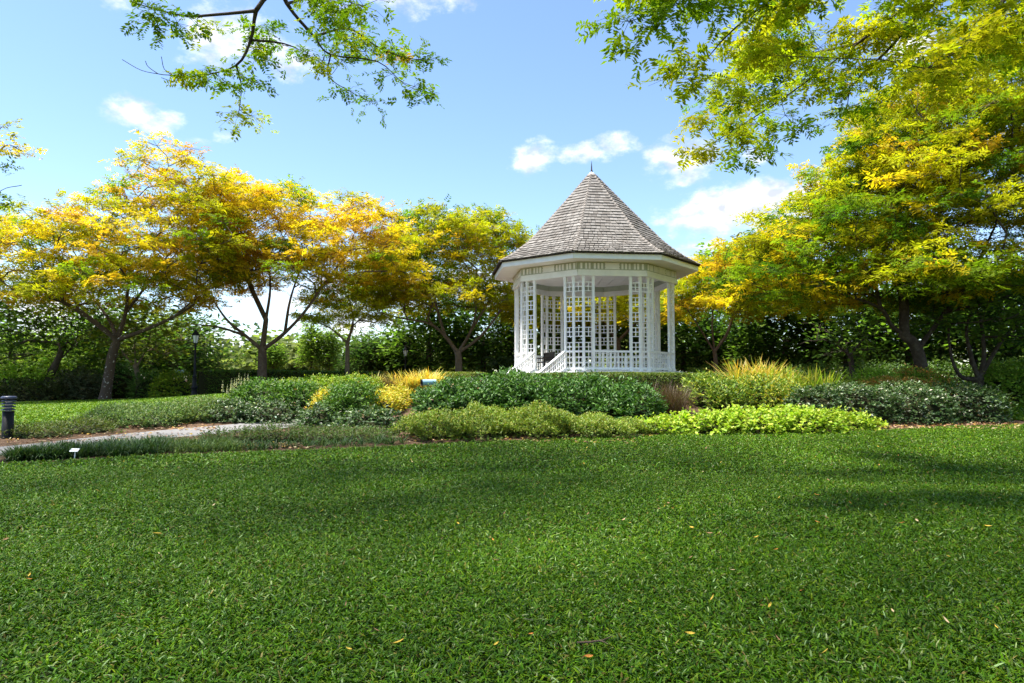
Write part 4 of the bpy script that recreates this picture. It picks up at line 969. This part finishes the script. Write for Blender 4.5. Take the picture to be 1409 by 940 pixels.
shrub('leafy_shrub', 'yellow green fine leaved shrub behind the white spiked one', 'shrub', [(445, 25.6, 36, 523, 1.2), (488, 25.8, 36, 522, 1.2), (400, 25.5, 30, 527, 1.0)], .12, .4, YGN, 420, spray=.15)
shrub('leafy_shrub', 'mid green shrub standing between two patches of bright yellow leaves', 'shrub', [(484, 21.8, 32, 532, 1.0), (466, 21.4, 22, 542, .8)], .13, .45, MDG, 420, spray=.12)
shrub('yellow_groundcover', 'small bright yellow leaved plant left of the mid green shrub', 'plant', [(447, 22.6, 15, 541, .5)], .10, .5, YLW, 500, spray=.2)
shrub('yellow_groundcover', 'larger bright yellow leaved mound below the yellow ornamental grass', 'plant', [(542, 24.2, 27, 539, 1.2), (530, 22.9, 24, 547, .8)], .10, .5, YLW, 500, spray=.2)
shrub('flecked_shrub', 'white flecked dark mound beside the near path on the left', 'shrub', [(325, 21.8, 40, 554, 1.0), (375, 22.0, 42, 553, 1.0)], .09, .5, FLK, 900, w=[.3, .33, .29, .08], ex=3)
shrub('flecked_shrub', 'low dark flecked shrub at the path end, left one of a pair', 'shrub', [(438, 19.6, 25, 561, .8)], .10, .5, FLK, 800, w=[.3, .35, .31, .04])
shrub('flecked_shrub', 'low dark flecked shrub at the path end, wider right one of a pair', 'shrub', [(508, 19.2, 46, 564, .9)], .10, .5, FLK, 800, w=[.3, .35, .31, .04])
shrub('grey_shrub', 'low grey green shrub nearest the far lawn, leftmost of the spreading ones', 'shrub', [(168, 20.5, 34, 564, 1.2)], .10, .32, GRY, 600, spray=.35)
shrub('grey_shrub', 'spreading grey green shrub in the middle of the low row by the path', 'shrub', [(222, 20.7, 42, 562, 1.4)], .10, .32, GRY, 600, spray=.35)
shrub('grey_shrub', 'grey green shrub with yellowish tips touching the white flecked mound', 'shrub', [(272, 21.9, 42, 555, 1.5)], .10, .32, GRY + [(.20, .24, .05)], 600, spray=.35)
shrub('low_tufts', 'low olive tufts around the foot of the bollard', 'ground cover', [(45, 17.6, 55, 590, .5), (115, 18.6, 45, 582, .6)], .09, .3, [(.07, .12, .015), (.11, .16, .02), (.14, .15, .03), (.05, .07, .02)], 500, kind='stuff', spray=.4, bump=.3)
# front strips
def strap_clump(mb, o, X, Y, n, L, wd, cols, spread=.12, lean=1.0, jit=.2, w=None):
    a = rng.uniform(0, 6.28, n); r = spread * np.sqrt(rng.random(n)); x, y = X + r * np.cos(a), Y + r * np.sin(a)
    d = np.stack([np.cos(a + rng.normal(0, .5, n)), np.sin(a + rng.normal(0, .5, n)), np.zeros(n)], 1)
    up = np.array([0, 0, 1.]) + d * rng.uniform(.05, .5, n)[:, None] * lean; up /= np.linalg.norm(up, axis=1)[:, None]
    mb.blades(np.stack([x, y, gz(x, y)], 1) - o, d, up, L * rng.uniform(.6, 1.15, n), wd * rng.uniform(.7, 1.2, n), rng.uniform(.3, 1.5, n) * lean, palette(cols, n, jit, w))
def strap_bed(name, label, cat, pts, per, L, wd, cols, spread=.12, lean=1.0, kind=None, jit=.2, w=None):
    pts = np.array(pts); o = np.array([pts[:, 0].mean(), pts[:, 1].mean(), 0]); o[2] = G(o[0], o[1]); mb = MB()
    for X, Y in pts: strap_clump(mb, o, X, Y, per, L * rng.uniform(.85, 1.15), wd, cols, spread, lean, jit, w)
    ob = mb.build(name, m_straw if L > .6 else m_shrub); ob.location = o; return tag(ob, label, cat, None, kind)
def band(px0, px1, y0f, y1f, n):
    px = rng.uniform(px0, px1, n); t = rng.random(n); o = []
    for a, q in zip(px, t):
        Y0 = np.interp(a, y0f[0], y0f[1]); Y1 = np.interp(a, y1f[0], y1f[1]); Y = Y0 + (Y1 - Y0) * q; o.append((WX(a, Y), Y))
    return o
LIR = [(.018, .050, .012), (.030, .075, .015), (.055, .11, .022), (.09, .15, .04)]
fe = ([0, 120, 230, 420, 600], [13.0, 13.65, 14.5, 15.5, 16.8])
strap_bed('border_grass', 'dark strappy border grass along the lawn edge, behind the white plant label', 'border grass', band(22, 232, fe, ([20, 120, 232], [13.4, 15.0, 16.4]), 330), 26, .30, .014, LIR, .10, 1.2, kind='stuff')
strap_bed('border_grass', 'lighter border grass along the lawn edge, right of the dark strip', 'border grass', band(232, 330, fe, ([232, 330], [16.2, 16.4]), 120), 22, .27, .013, [(.05, .10, .02), (.09, .15, .03), (.13, .18, .045)], .10, 1.3, kind='stuff')
shrub('groundcover', 'low dull green ground cover in front of the near path', 'ground cover', [(318, 16.6, 40, 596, .5), (372, 17.2, 45, 590, .6), (440, 17.3, 45, 593, .7), (505, 17.4, 45, 594, .7)], .075, .35, GRY[:3] + [(.10, .14, .03), (.14, .17, .04), (.13, .09, .06)], 620, kind='stuff', spray=.4, bump=.3, depth=.4)
strap_bed('border_grass', 'row of small dark grass tufts below the dull ground cover', 'border grass', band(335, 560, fe, ([335, 560], [15.6, 17.2]), 60), 18, .24, .013, LIR, .08, 1.2, kind='stuff')
# centre front
for i, (px, Y, hw, top, dep, lb) in enumerate(((603, 18.0, 46, 572, 1.15, 'olive low shrub with yellow tips, left end of the front row'), (672, 18.4, 52, 566, 1.2, 'olive low shrub, second from left in the front row'), (745, 18.7, 50, 571, 1.15, 'olive low shrub under the middle of the dark glossy mass'), (815, 19.0, 46, 577, 1.1, 'low olive shrub next to the lime leaved bed'), (868, 19.2, 32, 586, .85, 'smallest brownish olive shrub touching the lime leaved bed'))):
    shrub('olive_shrub', lb, 'shrub', [(px, Y, hw, top, dep)], .085, .45, OLV if i < 4 else OLV[:2] + [(.10, .09, .03)], 780, spray=.6, tips=[(.20, .29, .03), (.14, .22, .03), (.26, .28, .04)], bump=.38, ex=2.0, depth=.45, corescale=.62, group='low olive shrubs in the front row')
for (bl, lb) in (([(606, 22.2, 36, 536, 1.1), (648, 22.7, 44, 528, 1.4)], 'glossy dark shrub at the left end of the mass below the bandstand'), ([(700, 22.7, 56, 526, 1.5), (735, 22.3, 44, 528, 1.3)], 'broad glossy dark shrub in the middle, just below the bandstand stair'),
                 ([(790, 22.2, 50, 529, 1.3), (832, 21.9, 40, 534, 1.2)], 'glossy dark shrub below the middle of the bandstand'), ([(872, 21.6, 34, 541, 1.0)], 'lowest glossy dark shrub beside the reddish brown grass')):
    shrub('glossy_shrub', lb, 'shrub', bl, .165, .42, DKG, 430, w=[.2, .35, .3, .15], spray=.14, depth=.3, group='dark glossy shrubs below the bandstand', bump=.34, ex=2.2, corescale=.70)
strap_bed('brown_grass', 'reddish brown grass clump beside the dark glossy shrubs', 'ornamental grass', [(WX(rng.uniform(893, 938), 22.3), 22.3 + rng.uniform(-.6, .6)) for _ in range(40)], 40, .98, .008, [(.075, .045, .03), (.11, .065, .04), (.05, .03, .022), (.09, .08, .03)], .14, .7)
shrub('lime_bed', 'bright lime green trailing plants in a long low bed', 'bedding plants', [(912, 19.4, 36, 580, .55), (965, 19.7, 45, 574, .8), (1030, 20.0, 52, 570, .95), (1095, 20.4, 52, 569, .95), (1150, 20.8, 40, 573, .8), (1188, 21.0, 22, 584, .45)], .115, .7, LIM, 640, material=m_lime, upness=.75, leafup=.0, bump=.18, depth=.15, ex=3.0, jit=.14, spray=.06, corescale=.62)
CRO = [(.07, .14, .015), (.12, .20, .02), (.18, .27, .03), (.32, .36, .04)]
shrub('leafy_shrub', 'fresh green upright shrub right of the reddish brown grass', 'shrub', [(975, 24, 32, 524, 1.0), (1005, 23.6, 24, 530, .9)], .16, .34, CRO, 330, spray=.25, leafup=.8)
shrub('leafy_shrub', 'fresh green upright shrub in front of the orange strap leaves', 'shrub', [(1050, 23.8, 40, 524, 1.0), (1088, 23.6, 22, 532, .8)], .16, .34, CRO + [(.45, .40, .05)], 330, spray=.25, leafup=.8)
STR = [(.44, .36, .05), (.55, .36, .06), (.34, .36, .05), (.22, .30, .03), (.60, .42, .14)]
strap_bed('strap_leaf_plant', 'orange tipped strap leaf clump right of the bandstand hedge', 'ornamental grass', [(WX(rng.uniform(1003, 1075), 25.6), 25.6 + rng.uniform(-.6, .6)) for _ in range(34)], 26, 1.35, .035, STR, .16, .75)
strap_bed('strap_leaf_plant', 'taller yellow green strap leaf clump behind the flecked hedge', 'ornamental grass', [(WX(rng.uniform(1078, 1140), 25.2), 25.2 + rng.uniform(-.6, .6)) for _ in range(28)], 26, 1.3, .035, [(.20, .30, .03), (.32, .38, .04), (.50, .42, .10), (.14, .24, .02)], .16, .75)
strap_bed('strap_leaf_plant', 'small spiky cream leaved rosette behind the flecked hedge', 'ornamental grass', [(WX(1160, 25), 25.0)], 30, .95, .05, [(.55, .48, .16), (.40, .42, .10)], .08, 1.0)
for (bl, lb) in (([(1122, 22.2, 34, 533, .9)], 'flecked dark hedge shrub, left end beside the strap leaves'), ([(1180, 22.4, 44, 530, 1.1)], 'flecked dark hedge shrub, second from the left behind the lime bed end'),
                 ([(1252, 22.8, 50, 529, 1.2)], 'flecked dark hedge shrub, broadest one in front of the leaning trunk'), ([(1322, 23.2, 46, 532, 1.1)], 'flecked dark hedge shrub at the right end below the multi stemmed tree')):
    shrub('flecked_shrub', lb, 'shrub', bl, .095, .5, FLK, 900, w=[.36, .32, .24, .08], ex=3.2, group='flecked hedge shrubs on the right', bump=.12)
shrub('leafy_shrub', 'yellowish leafy shrub at the far right end of the flecked hedge', 'shrub', [(1362, 23.8, 14, 546, .6)], .14, .4, OLV + YGN[:2], 400, spray=.25)
for px, hw, top, Y, lb in ((1205, 34, 516, 27.5, 'light green shrub under the small dark tree'), (1265, 42, 513, 28, 'light green shrub with orange tips in front of the leaning trunk')):
    shrub('leafy_shrub', lb, 'shrub', [(px, Y, hw, top, 1.0)], .13, .45, [(.16, .30, .025), (.24, .40, .035), (.30, .46, .05)], 420, spray=.2, tips=[(.5, .26, .06), (.2, .3, .04)] if px > 1240 else None)
shrub('leafy_shrub', 'orange tipped low shrub behind the right half of the flecked hedge', 'shrub', [(1245, 25.5, 60, 524, .7)], .11, .4, [(.14, .24, .02), (.22, .30, .03), (.50, .25, .06)], 420, spray=.3, tips=[(.55, .25, .06), (.42, .3, .08)])
shrub('leafy_bush', 'pale lime bush in the sun at the far right edge', 'bush', [(1388, 29.5, 36, 505, 1.3), (1430, 29.5, 34, 500, 1.3)], .18, .5, [(.20, .34, .03), (.28, .42, .05), (.14, .25, .02)], 260, spray=.15)
strap_bed('yellow_grass', 'yellow and cream ornamental grass, wide clump right of the purple one', 'ornamental grass', [(WX(rng.uniform(545, 596), 27.4), 27.4 + rng.uniform(-.5, .5)) for _ in range(30)], 32, .92, .028, [(.62, .46, .08), (.66, .42, .05), (.55, .50, .14), (.40, .40, .06)], .15, .9)
strap_bed('yellow_grass', 'yellow and cream ornamental grass, smaller clump left of the purple one', 'ornamental grass', [(WX(rng.uniform(488, 522), 27.6), 27.6 + rng.uniform(-.4, .4)) for _ in range(18)], 32, .85, .026, [(.58, .46, .10), (.50, .46, .12), (.34, .36, .06)], .15, .9)
strap_bed('brown_grass', 'small purple brown grass tuft between two yellow grass clumps', 'ornamental grass', [(WX(rng.uniform(526, 538), 26.6), 26.6 + rng.uniform(-.2, .2)) for _ in range(9)], 60, .85, .010, [(.07, .04, .03), (.10, .06, .035), (.12, .09, .03)], .12, .6)
for px, hw, top, Y, lb in ((1120, 60, 508, 38, 'dark green undergrowth bush behind the strap leaf plants'), (1215, 55, 506, 38, 'dark green undergrowth bush behind the small slim tree'), (1300, 55, 506, 38, 'dark green undergrowth bush behind the leaning trunk'), (985, 60, 512, 43, 'dark green undergrowth bush behind the right end of the bandstand hedge'), (1400, 60, 500, 37, 'dark green undergrowth bush at the right edge'), (1500, 70, 495, 36, 'dark green undergrowth bush just beyond the right edge'), (1610, 70, 495, 36, 'dark green undergrowth bush well beyond the right edge')):
    shrub('undergrowth_bush', lb, 'bush', [(px, Y, hw, top, 1.6)], .2, .45, [(.04, .085, .015), (.07, .13, .02), (.10, .18, .025)], 150, spray=.15, group='undergrowth bushes on the right')
# palm beside the stair
pb = G3(690, 515, 45); pm = empty('palm', pb, 'dark feathery palm left of the bandstand stair', 'palm')
m = MB(); m.tube(np.array([[0, 0, -.2], [.05, 0, .8], [0, 0, 1.6]]), [.16, .13, .11], 8); m.build('trunk', m_bark_dark, pm)
for k in range(15):
    a = k * 2.4; el_ = rng.uniform(.35, 1.2); Lf = rng.uniform(1.6, 2.3); m = MB(); s = np.linspace(0, 1, 9)
    hx = Lf * (s * math.cos(el_)); hz = 1.6 + Lf * (s * math.sin(el_) - .55 * s ** 2.2); ax = np.stack([hx * math.cos(a), hx * math.sin(a), hz], 1)
    m.tube(ax, np.linspace(.02, .006, 9), 4, (.05, .08, .02))
    nn = 60; t = rng.uniform(.12, 1, nn); p = np.stack([np.interp(t, s, ax[:, q]) for q in range(3)], 1); sd = np.where(rng.random(nn) < .5, 1, -1)[:, None] * np.array([-math.sin(a), math.cos(a), 0])
    m.leaves(p, sd + np.array([math.cos(a), math.sin(a), 0]) * .5 + np.array([0, 0, -.35]) + rng.normal(0, .1, (nn, 3)), rnd_dir(nn, .6, 1), .55 * (1.1 - .5 * t), .05, palette([(.03, .065, .014), (.05, .09, .02)], nn, .15))
    m.build('frond', m_shrub, pm)
# leaf litter on the mulch
m = MB()
zones = [(0, 300, 16.0, 18.5, 450), (180, 300, 19.0, 20.4, 250), (300, 430, 15.4, 16.6, 300), (1120, 1400, 20.6, 22.4, 1500), (60, 230, 32.4, 34.6, 900), (860, 900, 18.4, 19.2, 100), (560, 880, 16.9, 18, 350)]
P = []
for px0, px1, y0, y1, n in zones:
    Y = rng.uniform(y0, y1, n); px = rng.uniform(px0, px1, n); X = (px - 704.5) / F_PX * Y; P.append(np.stack([X, Y, gz(X, Y) + .03], 1))
P = np.concatenate(P); nP = len(P)
m.leaves(P, rnd_dir(nP, -.1, .3), np.array([0, 0, 1.]) + rng.normal(0, .4, (nP, 3)), rng.uniform(.06, .13, nP), rng.uniform(.03, .06, nP), palette([(.26, .13, .06), (.34, .20, .11), (.18, .10, .06), (.42, .30, .18), (.4, .26, .05)], nP, .2))
tag(m.build('leaf_litter', m_leaf_dry), 'brown fallen leaf litter on the mulch beside paths and beds', 'leaf litter', kind='stuff')
# ------------------------------------------------------------------ street furniture and small things
def lamp(loc, label, s=1.0):
    t = empty('lamp_post', loc, label, 'lamp', 'garden lamp posts')
    b = MB(); b.lathe([(.17, -.1), (.17, .12), (.13, .16), (.12, .42), (.15, .46), (.15, .50), (.10, .56), (.085, .95), (.11, 1.0), (.11, 1.03), (.055, 1.08), (.045, 2.45), (.07, 2.50), (.03, 2.55), (.05, 2.62)], 14)
    b.bar((-.2, 0, 2.38), (.2, 0, 2.38), .025, .025); b.build('post', m_black, t)
    l = MB(); l.lathe([(.09, 2.62), (.10, 2.66), (.17, 3.0)], 6, smooth=False); g = l.build('glass', m_glass, t)
    c = MB()
    for k in range(6):
        a = k * math.pi / 3; c.bar((.095 * math.cos(a), .095 * math.sin(a), 2.62), (.175 * math.cos(a), .175 * math.sin(a), 3.0), .018, .018)
    c.lathe([(.12, 2.60), (.12, 2.63), (.09, 2.63)], 6, smooth=False); c.lathe([(.20, 2.99), (.21, 3.02), (.12, 3.14), (.06, 3.19), (.05, 3.24), (.015, 3.27), (.012, 3.34), (.0, 3.36)], 6, smooth=False); c.build('lantern_frame', m_black, t)
    t.scale = (s, s, s); return t
first = lamp(G3(267, 547, 33), 'black garden lamp post standing by the far path in front of the long hedge')
for px, Y, lb in ((558, 46, 'distant black lamp post seen against the narrow dark conifer'), (1033, 46, 'distant lamp post right of the bandstand under the yellow tree'), (1335, 38, 'lamp post partly hidden behind the multi stemmed tree')):
    c = copy_tree(first); c.location = G3(px, 500, Y); c['label'] = lb
bb = G3(10, 603, 17.3)
bo = empty('bollard_light', bb, 'black cylindrical bollard light with louvred head tinted blue grey for sky light at the left edge', 'bollard')
b = MB(); b.lathe([(.125, -.15), (.125, .68), (.0, .681)], 28); b.build('post', m_black, bo)
b = MB(); b.lathe([(.075, .68), (.075, .99)], 20); b.build('lamp_tube', m_glass, bo)
for k in range(4):
    b = MB(); z = .70 + k * .075; b.lathe([(.08, z + .035), (.158, z), (.160, z + .012), (.085, z + .052), (.08, z + .035)], 28); b.build('louvre', m_bluegrey, bo)
b = MB(); b.lathe([(.08, .985), (.165, .985), (.170, 1.0), (.168, 1.035), (.14, 1.055), (0, 1.06)], 28); b.build('cap', m_bluegrey, bo)
sp = G3(102, 634, 13.45)
sg2 = empty('plant_label', sp, 'small white plant label on a stake at the lawn edge', 'plant label')
b = MB(); b.bar((0, 0, -.1), (0, .02, .16), .02, .008); b.build('stake', m_sign, sg2)
b = MB(); b.box((0, .0, .185), (.165, .09, .006), axes=[(1, 0, 0), (0, .80, .60), (0, -.60, .80)]); b.build('plate', m_sign, sg2)
fl = W(590, 526.5, 23.6); gx_ = empty('garden_spotlight', (fl[0], fl[1], G(fl[0], fl[1])), 'pale blue tube shaped garden spotlight poking out above the glossy dark shrubs', 'spotlight')
fh = fl[2] - G(fl[0], fl[1])
b = MB(); b.tube(np.array([[-.22, -.1, fh], [.24, .04, fh + .01]]), [.105, .105], 18); v = [(.24, .04, fh + .01)]; b.build('housing', m_cyan, gx_)
b = MB(); b.tube(np.array([[-.26, -.112, fh], [-.21, -.097, fh]]), [.115, .108], 18); b.tube(np.array([[-.215, -.1, fh], [-.21, -.099, fh]]), [.1, .0], 18); b.build('lens_ring', m_black, gx_)
b = MB(); b.bar((0, 0, -.05), (0, 0, fh - .09), .04, .04); b.build('stake', m_black, gx_)
bp_ = W(247, 511, 39.5)  # panel on legs made up for an unidentified pale blue spot
bs_ = empty('blue_panel', (bp_[0], bp_[1], G(bp_[0], bp_[1])), 'small pale blue panel of unknown kind above the rounded bush left of the lamp', 'board')
bh = bp_[2] - G(bp_[0], bp_[1])
b = MB(); b.box((0, 0, bh), (.5, .04, .16)); b.build('panel', m_cyan, bs_)
for sx in (-.18, .18): b = MB(); b.box((sx, .04, bh / 2), (.05, .04, bh)); b.build('leg', m_black, bs_)
# fallen leaves lying on the lawn
def leaf_mesh(col, s):
    m = MB(); n = 7; t = np.linspace(0, 1, n); w = np.sin(t ** .8 * math.pi) * .5 + .02; z = .5 * (t - .5) ** 2
    vs = np.concatenate([np.stack([(t - .5) * 2, w * .55, z + .18], 1), np.stack([(t - .5) * 2, 0 * t, z], 1), np.stack([(t - .5) * 2, -w * .55, z + .14], 1)]) * s
    m.add(vs, [[k, k + 1, n + k + 1, n + k] for k in range(n - 1)] + [[n + k, n + k + 1, 2 * n + k + 1, 2 * n + k] for k in range(n - 1)], col, smooth=True); return m.mesh('fallen_leaf', m_leaf_dry)
KL = [('small yellow fallen leaf lying on the front lawn', leaf_mesh((.60, .40, .06), .028)), ('small orange fallen leaf lying on the front lawn', leaf_mesh((.55, .22, .05), .028)), ('small brown curled fallen leaf lying on the front lawn', leaf_mesh((.30, .17, .09), .03)), ('pale tan fallen leaf lying on the front lawn', leaf_mesh((.62, .45, .27), .03))]
for k in range(190):
    Y = math.sqrt(rng.uniform(3.7 ** 2, 17.5 ** 2)) if k % 3 else rng.uniform(3.8, 9); px = 1409 * (rng.random() ** .72)
    X = (px - 704.5) / F_PX * Y
    if Y > edge_y(X) - .5: continue
    lb, me = KL[rng.choice(4, p=[.36, .22, .2, .22])]
    o = link('fallen_leaf', me); o.location = (X, Y, G(X, Y) + .065 + rng.uniform(-.012, .02)); o.rotation_euler = (rng.normal(0, .35), rng.normal(0, .35), rng.uniform(0, 6.28)); sc_ = rng.uniform(.6, 1.35); o.scale = (sc_, sc_, sc_)
    tag(o, lb, 'leaf', lb.replace(' leaf lying', ' leaves lying').replace('small ', '').replace('pale ', ''))
tw = W(818, 888, 4.1); m = MB()
m.tube(np.array([[-.10, .02, .05], [-.03, 0, .06], [.05, .015, .065], [.11, .05, .075]]), [.006, .007, .006, .003], 5); m.tube(np.array([[.03, .01, .065], [.06, -.03, .07], [.07, -.06, .07]]), [.004, .003, .002], 4)
o = m.build('twig', m_bark); o.location = (tw[0], tw[1], G(tw[0], tw[1]) + .02); tag(o, 'short dead brown twig lying in the grass at the bottom', 'twig')
